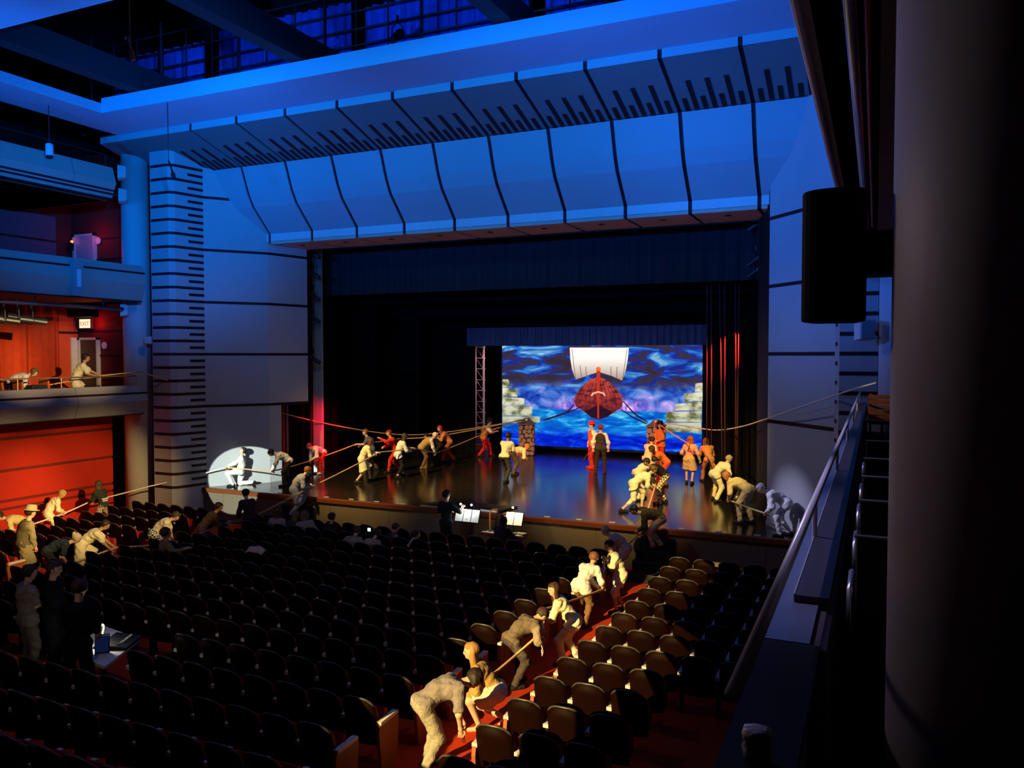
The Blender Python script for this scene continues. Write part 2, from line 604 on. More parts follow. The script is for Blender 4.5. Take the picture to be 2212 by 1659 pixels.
tooth = {}
for L in (1.15, .50):
    mm = MB()
    y0, y1 = -L, 0.05
    s_ = -.62 / 2.05
    w_ = .058
    mm.add([(-w_, y0, s_ * y0 - .016), (w_, y0, s_ * y0 - .016), (w_, y1, s_ * y1 - .016), (-w_, y1, s_ * y1 - .016),
            (-w_, y0, s_ * y0 + .02), (w_, y0, s_ * y0 + .02), (w_, y1, s_ * y1 + .02), (-w_, y1, s_ * y1 + .02)],
           [(3, 2, 1, 0), (4, 5, 6, 7), (0, 1, 5, 4), (1, 2, 6, 5), (2, 3, 7, 6), (3, 0, 4, 7)])
    me = bpy.data.meshes.new('groove_slat')
    me.from_pydata(mm.v, [], mm.f)
    me.materials.append(GROOVE)
    tooth[L] = me
k = -9
while True:
    x = -18.56 + 1.7566 / 8 * k
    if x > -.9:
        break
    if k % 8 and x > -20.2:
        share('groove_slat', tooth[1.15 if k % 2 == 0 else .50], hd, (x, 20.05, 10.33))
    k += 1

# ---- ceiling ring with the open lighting well
CEIL = mat('ceiling_plaster', (0.32, 0.45, 0.58), 0.65, 0.3, vary=0.05, scale=1.0, bump=0.08, bscale=80)
cr = root('ceiling', (0, 0, 0), 'pale ceiling frame around the dark lighting well', 'ceiling', kind='structure')
MB().box(-21.6, 16.2, 11.15, 4, 18.06, 11.27).build('soffit', CEIL, cr)
MB().box(-21.6, -8, 11.15, -20.05, 16.2, 11.27).build('soffit', CEIL, cr)
MB().box(-1.3, -8, 11.15, 4, 16.2, 11.27).build('soffit', CEIL, cr)
MB().box(-20.05, -8, 11.15, -1.3, 11.22, 11.27).build('soffit', CEIL, cr)
MB().box(-20.05, 16.2, 11.27, -1.3, 16.32, 11.56).build('upstand', CEIL, cr)
MB().box(-20.17, -8, 11.27, -20.05, 16.2, 11.42).build('upstand', CEIL, cr)
MB().box(-27, -8, 19.0, 6, 23, 19.2).build('roof_deck', BLACK, cr)
MB().box(-27, 22.5, 11.2, 6, 22.7, 19.0).build('roof_wall', BLACK, cr)
MB().box(-27.1, -8, 11.2, -27, 23, 19.0).build('roof_wall', BLACK, cr)
BEAM = mat('dark_beam', (0.022, 0.025, 0.035), .7, .2)
for bx in (-18.75, -13.2, -7.55, -1.9):
    MB().box(bx - .22, 11.0, 11.6, bx + .22, 18.6, 12.25).build('roof_beam', BEAM, cr)
MB().box(-25, 11.9, 13.6, 4, 12.4, 14.2).build('roof_beam', BEAM, cr)
# lighting bridge with blue drapes behind its rails
cw = root('lighting_bridge', (XC, 19.5, 11.6), 'dark lighting bridge with pipe rails and blue drapes above the canopy', 'catwalk')
O = (XC, 19.5, 11.6)
BDR = mat('blue_drape', (0.08, 0.10, 0.46), .9, .1, vary=.35, scale=7)
MB().box(-24.5, 19.0, 11.7, 2, 19.06, 12.62).build('kick_panel', mat('bridge_panel', (.06, .07, .10), .7), cw, off=O)
MB().box(-24.5, 19.06, 12.55, 2, 20.4, 12.62).build('walkway', BLACK, cw, off=O)
for j, (xa, xb) in enumerate(((-24.4, -20.2), (-19.6, -14.4), (-13.9, -8.6), (-8.2, -4.2), (-3.8, 0))):
    MB().pleats((xa, 20.3), (xb, 20.3), 12.5, 14.6 + .25 * (j % 2), .07, .42, j).build('drape', BDR, cw, off=O)
for zr in (13.05, 13.5, 14.0, 14.55):
    MB().tube([(-24.5, 19.2, zr), (2, 19.2, zr)], .028, 6).build('rail', DKSTEEL, cw, off=O)
for i in range(25):
    xx = -24.2 + i * 1.07
    MB().tube([(xx, 19.2, 12.6), (xx, 19.2, 14.6 + .35 * (i % 3 == 0))], .05 if i % 3 == 0 else .026, 6).build('post', DKSTEEL, cw, off=O)


def fixture(parent, loc, aim, s=1.0, off=(0, 0, 0), col=None):
    """theatre spotlight: barrel, lens ring, yoke, clamp; built along aim"""
    loc, aim = Vector(loc), Vector(aim).normalized()
    col = col or BLACK
    b = MB().tube([loc - aim * .22 * s, loc - aim * .20 * s, loc + aim * .02 * s, loc + aim * .04 * s, loc + aim * .30 * s],
                  [.06 * s, .10 * s, .10 * s, .075 * s, .08 * s], 12).build('fixture_barrel', col, parent, off=off)
    sd = aim.cross(Vector((0, 0, 1))).normalized() * .13 * s
    t = loc + Vector((0, 0, .30 * s))
    MB().tube([loc - sd, loc - sd + Vector((0, 0, .18 * s)), t, loc + sd + Vector((0, 0, .18 * s)), loc + sd], .014 * s, 6).build('fixture_yoke', col, b, off=off)
    MB().tube([t - Vector((0, 0, .02)), t + Vector((0, 0, .14 * s))], .03 * s, 6).build('fixture_clamp', col, b, off=off)
    return b


for i, (xx, zz) in enumerate(((-21.6, 13.2), (-15.2, 13.25), (-12.0, 13.3), (-8.9, 13.3), (-6.0, 13.2))):
    r = root('spotlight', (xx, 19.0, zz), 'black spotlight clamped on the lighting bridge rail', 'spotlight', 'spotlights on the lighting bridge')
    fixture(r, (xx, 19.0, zz - .3), (0.1, -.8, -.6), 1.25, (xx, 19.0, zz))

# ================================================================== LEFT SIDE: three galleries
FASC = mat('gallery_fascia', (0.33, 0.31, 0.29), 0.7, 0.3, vary=0.06, scale=2, bump=0.1, bscale=100)


def gallery(name, label, zt, zb, zfl, fx, lines, y1=18.5):
    r = root(name, (0, 0, 0), label, 'gallery', kind='structure')
    zm = zb + (zt - zb) * .47
    poly = [(fx - .30, zt), (fx - .04, zt), (fx, zt - .10), (fx + .12, zm), (fx - .08, zb), (fx - .30, zb)]
    seg = [2.0, 6.2, 11.0, 16.05, y1]
    for a, b in zip(seg[:-1], seg[1:]):
        MB().extrude(poly, 1, a + .01, b - .01).build('fascia_panel', FASC, r)
        for zl in lines:
            xl = fx + .12 * (zt - .10 - zl) / (zt - .10 - zm) if zl > zm else fx + .12 - .20 * (zm - zl) / (zm - zb)
            MB().box(xl - .05, a, zl - .03, xl + .012, b, zl + .03).build('groove_bar', GROOVE, r)
    MB().box(-25.9, 2, zfl - .25, fx - .30, y1, zfl).build('slab', mat('slab_brown', (.10, .05, .035), .7), r)
    MB().box(fx - .5, 2, zb - .03, fx - .05, y1 - .02, zb).build('edge_strip', GROOVE, r)
    return r


gallery('trim_1', 'beige front of the lowest left gallery', 3.36, 2.47, 2.72, -21.12, (3.12,))
gallery('trim_2', 'beige front of the middle left gallery', 7.12, 6.02, 6.30, -21.12, (6.88,))
gallery('trim_3', 'teal-lit front of the top left gallery', 9.98, 9.06, 9.25, -21.12, (9.28, 9.18), 17.45)

wl = root('wall_gallery', (0, 0, 0), 'dark red walls at the back and end of the left galleries', 'wall', kind='structure')
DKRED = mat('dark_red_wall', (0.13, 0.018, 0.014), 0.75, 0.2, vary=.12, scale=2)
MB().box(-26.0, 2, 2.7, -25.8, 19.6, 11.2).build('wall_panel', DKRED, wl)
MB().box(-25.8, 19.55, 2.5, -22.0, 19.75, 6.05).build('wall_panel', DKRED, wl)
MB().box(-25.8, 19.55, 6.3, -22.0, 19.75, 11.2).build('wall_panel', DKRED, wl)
MB().box(-25.8, 2, 9.0, -21.5, 17.4, 9.06).build('wall_panel', BLACK, wl)
for zz in (4.3, 3.45, 5.15, 7.6, 8.3):
    MB().box(-25.78, 19.52, zz - .03, -22.5, 19.56, zz + .03).build('groove_bar', GROOVE, wl)
PURP = mat('purple_wall_panel', (0.12, 0.075, 0.11), .75, .2)
MB().box(-25.8, 16.5, 6.3, -25.72, 18.9, 9.05).build('wall_panel', PURP, wl)
for zz in (7.3, 8.2):
    MB().box(-25.73, 16.5, zz - .03, -25.70, 18.9, zz + .03).build('groove_bar', GROOVE, wl)
# orange wall strip beside the curtain
ORW = mat('orange_wall', (.55, .07, .025), .75, .2)
MB().box(-25.8, 18.78, 2.72, -25.5, 19.50, 6.0).build('wall_panel', ORW, wl)
MB().box(-25.5, 18.78, 5.05, -25.48, 19.50, 5.13).build('groove_bar', GROOVE, wl)
# lower red wall
wr = root('wall_red', (0, 0, 0), 'bright red wall under the lowest left gallery', 'wall', kind='structure')
zs = [-1.1, -.13, .10, .98, 1.90, 2.50]
for a, b in zip(zs[:-1], zs[1:]):
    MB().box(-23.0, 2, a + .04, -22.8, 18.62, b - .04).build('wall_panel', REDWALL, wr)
MB().box(-23.0, 2, -1.1, -22.84, 18.62, 2.5).build('joint_backing', mat('deep_red', (.12, .008, .005), .8), wr)
MB().box(-24.5, 19.3, -1.1, -21.9, 19.5, 2.5).build('wall_panel', mat('dark_return', (.06, .02, .02), .8), wr)
MB().box(-22.65, 19.27, .05, -22.55, 19.3, .25).build('switch_plate', mat('switch_white', (.6, .5, .45), .5), wr)

for k_, (zd, lb) in enumerate(((2.72, 'dark gallery door with pale frame under the exit sign'), (6.30, 'pale door in the middle gallery end wall'))):
    d = root('door_%d' % (k_ + 1), (0, 0, 0), lb, 'door', kind='structure')
    x0, x1 = (-25.35, -24.52) if k_ == 0 else (-25.5, -24.6)
    fr = mat('door_frame', (.55, .53, .50), .5)
    MB().box(x0 - .10, 19.42, zd, x0, 19.56, zd + 2.2).build('door_frame', fr, d)
    MB().box(x1, 19.42, zd, x1 + .07, 19.56, zd + 2.2).build('door_frame', fr, d)
    MB().box(x0 - .10, 19.42, zd + 2.12, x1 + .07, 19.56, zd + 2.2).build('door_frame', fr, d)
    if k_ == 0:
        MB().box(x0 - .30, 19.2, zd, x0 - .10, 19.5, zd + 2.2).build('door_reveal', fr, d)
    dl = MB().box(x0, 19.47, zd, x1, 19.54, zd + 2.12).build('door_leaf', mat('door_leaf_brown', (.055, .035, .022), .5) if k_ == 0 else mat('door_leaf_grey', (.38, .36, .42), .5), d)
    MB().box(x0 + .06, 19.43, zd + .98, x0 + .18, 19.47, zd + 1.04).build('door_handle', STEEL, dl)

# right-hand gallery where the photographer stands
gr = root('wall_box', (0, 0, 0), 'dark parapet and floor of the box on the right', 'parapet', kind='structure')
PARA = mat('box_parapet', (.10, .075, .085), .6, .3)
MB().box(-.34, -3, 2.45, -.20, 18.4, 3.27).build('parapet_wall', FASC, gr)
MB().box(-.345, 2.94, 3.27, -.195, 18.4, 3.30).build('parapet_cap', mat('blue_lit_cap', (.14, .16, .24), .35, .5), gr)  # blue light on the ledge worked into the cap colour
MB().box(-.345, -3, 3.27, -.16, 2.93, 3.30).build('parapet_shade', BLACK, gr)  # black box stands in for the shadow on the near ledge
MB().box(-.285, 3.42, 3.302, -.155, 18.0, 3.33).build('ledge_board', mat('ledge_dark', (.05, .045, .055), .45, .4), gr)
MB().box(-.29, 3.42, 3.302, -.285, 18.0, 3.334).build('ledge_edge', mat('ledge_edge_pale', (.45, .45, .5), .4), gr)
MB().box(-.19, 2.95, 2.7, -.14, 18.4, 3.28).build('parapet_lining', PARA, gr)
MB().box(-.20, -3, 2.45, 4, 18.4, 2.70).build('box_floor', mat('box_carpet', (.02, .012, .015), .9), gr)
MB().box(3.0, -3, 2.7, 3.1, 18.4, 6.03).build('box_wall', DKRED, gr)
g2 = root('ceiling_box', (0, 0, 0), 'brown underside of the upper gallery above the box', 'ceiling', kind='structure')
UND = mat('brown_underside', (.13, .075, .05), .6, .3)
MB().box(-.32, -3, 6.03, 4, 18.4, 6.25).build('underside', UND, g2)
MB().extrude([(-.38, 6.03), (-.38, 6.06), (-.45, 6.6), (-.30, 7.12), (0, 7.12), (0, 6.03)], 1, -3, 18.4).build('upper_fascia', FASC, g2)
MB().tube([(-.385, -2, 6.02), (-.385, 18.4, 6.02)], .022, 8).build('edge_bead', mat('pale_bead', (.75, .70, .74), .3, .5), g2)

# ================================================================== STAGE INTERIOR
sb = root('wall_stage', (0, 0, 0), 'black walls of the stage house', 'wall', kind='structure')
MB().box(-24, 35.5, 0, 2.5, 35.7, 14).build('wall_panel', BLACK, sb)
MB().box(-24.2, 23.2, 0, -24, 35.7, 14).build('wall_panel', BLACK, sb)
MB().box(2.3, 23.2, 0, 2.5, 35.7, 14).build('wall_panel', BLACK, sb)
MB().box(-24, 23.2, 13.8, 2.5, 35.7, 14).build('wall_panel', BLACK, sb)
MB().box(-24, 23.15, 8.9, 2.5, 23.3, 14).build('wall_panel', BLACK, sb)
MB().box(-24, 23.15, 0, -19.5, 23.3, 9).build('wall_panel', BLACK, sb)
MB().box(-2.45, 23.15, 0, 2.5, 23.3, 9).build('wall_panel', BLACK, sb)

BORDER = mat('black_border', (0.020, 0.021, 0.026), 0.85, 0.2, bump=.2, bscale=30)


def drape(name, a, b, z0, z1, material, label, amp=.07, wave=.4, seed=0, group=None):
    o = MB().pleats(a, b, z0, z1, amp, wave, seed).build(name, material, None, True)
    return tag(o, label, 'curtain', group)


drape('border_curtain', (-19.2, 24.6), (-2.4, 24.6), 6.52, 9.5, BORDER, 'black pleated border hanging just inside the proscenium', .06, .5, 1)
drape('border_curtain', (-19.2, 26.5), (-2.4, 26.5), 6.28, 9.5, VELOUR, 'second black border behind the pleated one', .04, .6, 2)
drape('border_curtain', (-19.6, 28.6), (-2.0, 28.6), 5.85, 9.5, VELOUR, 'third black border further upstage', .04, .6, 3)
drape('border_curtain', (-19.6, 30.85), (-2.0, 30.85), 5.42, 9.5, VELOUR, 'black border above the slate valance', .04, .6, 4)
VAL = mat('slate_valance', (0.10, 0.11, 0.17), 0.85, 0.15, vary=.3, scale=8)
drape('valance', (-15.9, 30.6), (-5.75, 30.6), 4.70, 5.46, VAL, 'slate blue pleated valance over the screen', .09, .30, 5)
for i, (a, b, yy, lb) in enumerate(((-22, -18.75, 25.2, 'black side curtain beside the red return wall'),
                                    (-22, -18.35, 27.2, 'second black side curtain on the left of the stage'),
                                    (-22, -17.45, 29.2, 'third black side curtain on the left of the stage'),
                                    (-22, -15.75, 31.1, 'black side curtain next to the lattice tower'))):
    drape('side_curtain', (a, yy), (b, yy), 0.02, 9.0, VELOUR, lb, .07, .35, 20 + i)
for i, (a, b, yy, lb) in enumerate(((-2.9, 1.8, 25.4, 'black side curtain beside the right wall'),
                                    (-3.9, 1.8, 27.6, 'second black side curtain on the right of the stage'),
                                    (-4.6, 1.8, 29.4, 'third black side curtain on the right of the stage'),
                                    (-5.8, 1.8, 31.1, 'black side curtain at the right edge of the screen'))):
    drape('side_curtain', (a, yy), (b, yy), 0.02, 9.0, VELOUR, lb, .07, .35, 30 + i)

# ---- projection screen with the painted ship
SX0, SX1, SZ0, SZ1, SY = -15.48, -6.46, .27, 4.86, 33.2
scr = root('projection_screen', (XC, SY, 0), 'bright projection screen showing a ship on a stormy blue sea', 'screen')
SO = (XC, SY, 0)


def screen_mat():
    m_ = bpy.data.materials.new('screen_sea_and_sky')
    m_.use_nodes = True
    nt = m_.node_tree
    nt.nodes.clear()
    out = nt.nodes.new('ShaderNodeOutputMaterial')
    em = nt.nodes.new('ShaderNodeEmission')
    nt.links.new(em.outputs[0], out.inputs[0])
    em.inputs['Strength'].default_value = 1.0
    tc = nt.nodes.new('ShaderNodeTexCoord')

    def noise(sx, sz, sc, det, dist, off):
        mp = nt.nodes.new('ShaderNodeMapping')
        mp.inputs['Scale'].default_value = (sx, 1, sz)
        mp.inputs['Location'].default_value = (off, 0, off * .7)
        nt.links.new(tc.outputs['Object'], mp.inputs[0])
        n = nt.nodes.new('ShaderNodeTexNoise')
        n.inputs['Scale'].default_value = sc
        n.inputs['Detail'].default_value = det
        n.inputs['Distortion'].default_value = dist
        nt.links.new(mp.outputs[0], n.inputs['Vector'])
        return n.outputs['Fac']

    def ramp(fac, stops, mode='LINEAR'):
        r = nt.nodes.new('ShaderNodeValToRGB')
        r.color_ramp.interpolation = mode
        e = r.color_ramp.elements
        e[0].position, e[0].color = stops[0][0], (*rgb(*stops[0][1]), 1)
        e[1].position, e[1].color = stops[-1][0], (*rgb(*stops[-1][1]), 1)
        for p_, c_ in stops[1:-1]:
            q = e.new(p_)
            q.color = (*rgb(*c_), 1)
        nt.links.new(fac, r.inputs[0])
        return r.outputs['Color']

    def mix(f, a, b):
        x_ = nt.nodes.new('ShaderNodeMix')
        x_.data_type = 'RGBA'
        if isinstance(f, float):
            x_.inputs['Factor'].default_value = f
        else:
            nt.links.new(f, x_.inputs['Factor'])
        nt.links.new(a, x_.inputs['A'])
        nt.links.new(b, x_.inputs['B'])
        return x_.outputs['Result']

    def rng_(val, a, b):
        r = nt.nodes.new('ShaderNodeMapRange')
        r.interpolation_type = 'SMOOTHSTEP'
        r.inputs['From Min'].default_value = a
        r.inputs['From Max'].default_value = b
        nt.links.new(val, r.inputs['Value'])
        return r.outputs['Result']
    sep = nt.nodes.new('ShaderNodeSeparateXYZ')
    nt.links.new(tc.outputs['Object'], sep.inputs[0])
    Z = sep.outputs['Z']
    X = sep.outputs['X']
    cloud = ramp(noise(.42, 1.5, 1.35, 9, .9, 3.4), [(.36, (50, 42, 60)), (.47, (60, 50, 74)), (.505, (28, 36, 140)), (.55, (30, 84, 190)),
                                                    (.61, (60, 135, 205)), (.70, (160, 208, 232))])
    low = ramp(noise(.7, 1.1, 1.7, 9, .8, 8.2), [(.34, (30, 36, 140)), (.45, (38, 84, 195)), (.56, (92, 140, 222)), (.66, (170, 150, 235)), (.76, (240, 200, 250))])
    glow = ramp(noise(1.4, 1.0, 2.2, 8, 1.0, 6.2), [(.36, (96, 90, 215)), (.5, (190, 130, 235)), (.62, (250, 190, 245)), (.74, (255, 240, 255))])
    sky = mix(rng_(Z, 3.3, 2.5), cloud, low)
    ax_ = nt.nodes.new('ShaderNodeMath')
    ax_.operation = 'ABSOLUTE'
    nt.links.new(X, ax_.inputs[0])
    gm = nt.nodes.new('ShaderNodeMath')
    gm.operation = 'MULTIPLY'
    nt.links.new(rng_(Z, 2.6, 2.0), gm.inputs[0])
    nt.links.new(rng_(ax_.outputs[0], 3.0, .8), gm.inputs[1])
    sky = mix(gm.outputs[0], sky, glow)
    sea = ramp(noise(.35, 1.7, 1.7, 9, 1.6, 5.0), [(.32, (8, 66, 190)), (.46, (10, 104, 208)), (.54, (20, 138, 222)), (.62, (60, 185, 238)), (.74, (150, 228, 250))])
    deep = ramp(noise(.4, 1.5, 1.9, 9, 1.6, 2.0), [(.32, (4, 14, 165)), (.50, (6, 40, 215)), (.60, (14, 84, 228)), (.72, (60, 160, 240))])
    seas = mix(rng_(Z, 1.30, .70), sea, deep)
    col = mix(rng_(Z, 1.98, 1.90), sky, seas)
    nt.links.new(col, em.inputs['Color'])
    return m_


MB().box(SX0, SY, SZ0, SX1, SY + .06, SZ1).build('screen_surface', screen_mat(), scr, off=SO)
MB().box(SX0 - .1, SY + .06, SZ0 - .1, SX1 + .1, SY + .12, SZ1 + .15).build('screen_frame', BLACK, scr, off=SO)


def pic(name, pts, c, strength=1.0, layer=1, matn=None):
    """flat picture element on the screen; pts are photo pixels projected on the screen plane"""
    q = [P(u, v, y=SY) for u, v in pts]
    y0, y1 = SY - .004 * layer, SY + .01
    n = len(q)
    vs_ = [(p.x, y0, p.z) for p in q] + [(p.x, y1, p.z) for p in q]
    fs = [tuple(range(n)), tuple(range(n, 2 * n))[::-1]] + [(i, i + n, (i + 1) % n + n, (i + 1) % n) for i in range(n)]
    return MB().add(vs_, fs).build(name, matn or emis('screen_%d_%d_%d' % c, rgb(*c), strength), scr, off=SO)


def s2(pts):
    return [(980 + a / 3.568, 680 + b / 3.568) for a, b in pts]


def grad_emis(name, zlo, zhi, c0, c1, st, nsc=0.0, c2=None):
    """picture colour that runs from c0 (low) to c1 (high) with painted streaks"""
    m_ = bpy.data.materials.new(name)
    m_.use_nodes = True
    nt = m_.node_tree
    nt.nodes.clear()
    out = nt.nodes.new('ShaderNodeOutputMaterial')
    em = nt.nodes.new('ShaderNodeEmission')
    em.inputs['Strength'].default_value = st
    nt.links.new(em.outputs[0], out.inputs[0])
    tc = nt.nodes.new('ShaderNodeTexCoord')
    sep = nt.nodes.new('ShaderNodeSeparateXYZ')
    nt.links.new(tc.outputs['Object'], sep.inputs[0])
    mr = nt.nodes.new('ShaderNodeMapRange')
    mr.inputs['From Min'].default_value = zlo
    mr.inputs['From Max'].default_value = zhi
    nt.links.new(sep.outputs['Z'], mr.inputs['Value'])
    mx = nt.nodes.new('ShaderNodeMix')
    mx.data_type = 'RGBA'
    mx.inputs['A'].default_value = (*rgb(*c0), 1)
    mx.inputs['B'].default_value = (*rgb(*c1), 1)
    nt.links.new(mr.outputs[0], mx.inputs['Factor'])
    res = mx.outputs['Result']
    if nsc:
        mp = nt.nodes.new('ShaderNodeMapping')
        mp.inputs['Scale'].default_value = (.8, 1, 1.3)
        nt.links.new(tc.outputs['Object'], mp.inputs[0])
        n = nt.nodes.new('ShaderNodeTexNoise')
        n.inputs['Scale'].default_value = nsc
        n.inputs['Detail'].default_value = 6
        nt.links.new(mp.outputs[0], n.inputs['Vector'])
        r = nt.nodes.new('ShaderNodeMapRange')
        r.inputs['From Min'].default_value = .42
        r.inputs['From Max'].default_value = .62
        nt.links.new(n.outputs['Fac'], r.inputs['Value'])
        m2 = nt.nodes.new('ShaderNodeMix')
        m2.data_type = 'RGBA'
        nt.links.new(r.outputs[0], m2.inputs['Factor'])
        nt.links.new(res, m2.inputs['A'])
        m2.inputs['B'].default_value = (*rgb(*c2), 1)
        res = m2.outputs['Result']
    nt.links.new(res, em.inputs['Color'])
    return m_


SAIL = grad_emis('screen_sail', 3.05, 4.25, (140, 92, 64), (255, 250, 242), 1.12)
HULL = grad_emis('screen_hull', 1.7, 3.0, (96, 26, 34), (205, 74, 66), 1.0, 4.0, (90, 30, 40))
STONE = grad_emis('screen_stone', 1.2, 3.0, (196, 200, 170), (238, 236, 205), 1.0, 2.4, (98, 100, 52))
pic('sail_picture', s2([(895, 252), (1350, 252), (1342, 340), (1328, 420), (1300, 508), (1215, 470), (1118, 440), (1020, 472), (940, 500), (912, 420), (900, 340)]), (255, 250, 240), 1.4, 3, SAIL)
for a, b in (((912, 262), (940, 500)), ((1338, 262), (1302, 505)), ((975, 390), (985, 480)), ((1260, 400), (1258, 488)), ((1018, 400), (1024, 470)), ((1212, 400), (1214, 470))):
    pic('sail_seam', s2([(a[0] - 2, a[1]), (a[0] + 2, a[1]), (b[0] + 2, b[1]), (b[0] - 2, b[1])]), (120, 86, 60), .8, 4)
pic('sail_edge', s2([(893, 246), (1352, 246), (1352, 253), (893, 253)]), (70, 48, 40), .8, 4)
pic('crow_nest', s2([(1068, 205), (1118, 198), (1170, 205), (1170, 232), (1118, 240), (1068, 232)]), (214, 60, 40), .9, 3)
pic('crow_nest_inside', s2([(1080, 212), (1118, 206), (1158, 212), (1150, 222), (1118, 226), (1086, 222)]), (70, 24, 26), .9, 4)
pic('hull_picture', s2([(1115, 478), (1050, 500), (985, 556), (940, 618), (928, 668), (945, 705), (1000, 742), (1060, 790), (1115, 808), (1180, 790), (1240, 750), (1295, 712), (1305, 668), (1295, 620), (1245, 560), (1175, 500)]), (170, 50, 50), 1.0, 4, HULL)
pic('hull_shadow', s2([(1115, 690), (1060, 722), (1010, 742), (1060, 788), (1115, 806), (1180, 788), (1228, 748), (1170, 722)]), (44, 20, 40), 1.0, 5)
for k in range(5):
    dx = 30 + 36 * k
    for sg in (-1, 1):
        pts = [(1115 + sg * dx * .55, 505 + 6 * k), (1115 + sg * dx * .9, 590 + 8 * k), (1115 + sg * dx, 700 - 4 * k)]
        pic('plank_line', s2([(pts[0][0] - 2, pts[0][1]), (pts[0][0] + 2, pts[0][1]), (pts[1][0] + 2, pts[1][1]), (pts[2][0] + 2, pts[2][1]), (pts[2][0] - 2, pts[2][1]), (pts[1][0] - 2, pts[1][1])]), (92, 24, 30), 1.0, 5)
pic('prow_post', s2([(1102, 420), (1132, 420), (1126, 555), (1122, 690), (1122, 800), (1108, 800), (1108, 690), (1106, 555)]), (206, 52, 34), 1.0, 6)
pic('prow_head', s2([(1098, 408), (1116, 400), (1134, 408), (1134, 432), (1098, 432)]), (250, 120, 40), 1.1, 7)
pic('prow_ring', s2([(1056, 625), (1072, 600), (1116, 588), (1160, 600), (1174, 625), (1162, 626), (1150, 610), (1116, 600), (1082, 610), (1068, 626)]), (240, 190, 160), 1.0, 7)
for o_ in ([(925, 690), (932, 694), (880, 756), (720, 808), (690, 818), (688, 808), (870, 748)], [(992, 700), (998, 706), (900, 752), (720, 812), (692, 816), (880, 752)],
           [(1300, 664), (1308, 664), (1400, 760), (1500, 826), (1494, 832), (1392, 768)], [(1262, 712), (1270, 712), (1390, 790), (1494, 838), (1480, 842), (1380, 796)]):
    pic('oar_picture', s2(o_), (48, 26, 44), 1.0, 6)
for row in ([(376, 498), (418, 498), (428, 512), (428, 560), (376, 560)], [(376, 562), (486, 572), (492, 580), (490, 632), (376, 628)], [(376, 632), (540, 642), (546, 650), (544, 702), (376, 696)],
            [(376, 700), (600, 706), (607, 714), (604, 780), (376, 776)], [(376, 782), (660, 784), (668, 792), (664, 828), (376, 834)],
            [(1864, 528), (1918, 524), (1918, 592), (1860, 592)], [(1776, 606), (1918, 594), (1918, 664), (1780, 672)], [(1708, 688), (1914, 668), (1914, 738), (1710, 738)],
            [(1640, 748), (1912, 742), (1912, 828), (1638, 824)], [(1628, 832), (1910, 832), (1908, 910), (1640, 900)]):
    pic('stone_step_picture', s2(row), (225, 222, 190), 1.0, 3, STONE)

# ---- lattice tower left of the screen
tw = P(1040, 958, z=0.0)
tw = Vector((tw.x, 32.6, 0))
tw.x = P(1040, 900, y=32.6).x
lt = root('lattice_tower', tw, 'slim metal lattice tower standing beside the screen', 'truss tower')
TM = mat('truss_alu', (.85, .85, .88), .4, .5)
zt_ = P(1040, 738, y=32.6).z
leg = [(-.22, -.12), (.20, -.12), (-.02, .22)]
for a in leg:
    MB().tube([(a[0], a[1], .55), (a[0], a[1], zt_)], .027, 8).build('tower_leg', TM, lt)
nb = 9
for k in range(nb):
    z = .75 + k * (zt_ - 1.0) / (nb - 1)
    MB().tube([(leg[0][0] - .06, leg[0][1], z), (leg[1][0] + .06, leg[1][1], z)], .016, 6).build('rung', TM, lt)
    MB().tube([(leg[1][0], leg[1][1], z), (leg[2][0], leg[2][1], z), (leg[0][0], leg[0][1], z)], .012, 6).build('rung', TM, lt)
    if k < nb - 1:
        z2 = z + (zt_ - 1.0) / (nb - 1)
        MB().tube([(leg[1][0], leg[1][1], z), (leg[2][0], leg[2][1], z2)], .010, 6).build('brace', TM, lt)
        MB().tube([(leg[2][0], leg[2][1], z), (leg[0][0], leg[0][1], z2)], .010, 6).build('brace', TM, lt)
MB().box(-.28, -.22, .30, .28, .26, .56).build('tower_socket', mat('blue_case', (.10, .14, .30), .5), lt)
MB().box(-.34, -.28, 0, .34, .32, .30).build('tower_base', mat('grey_case', (.16, .16, .20), .5), lt, bevel=.02)

# ---- stone posts with a pulley eye
STON = mat('painted_stone', (.30, .24, .24), .85, .1, vary=.3, scale=5)
STONJ = mat('painted_stone_joint', (.05, .03, .03), .9, .05)


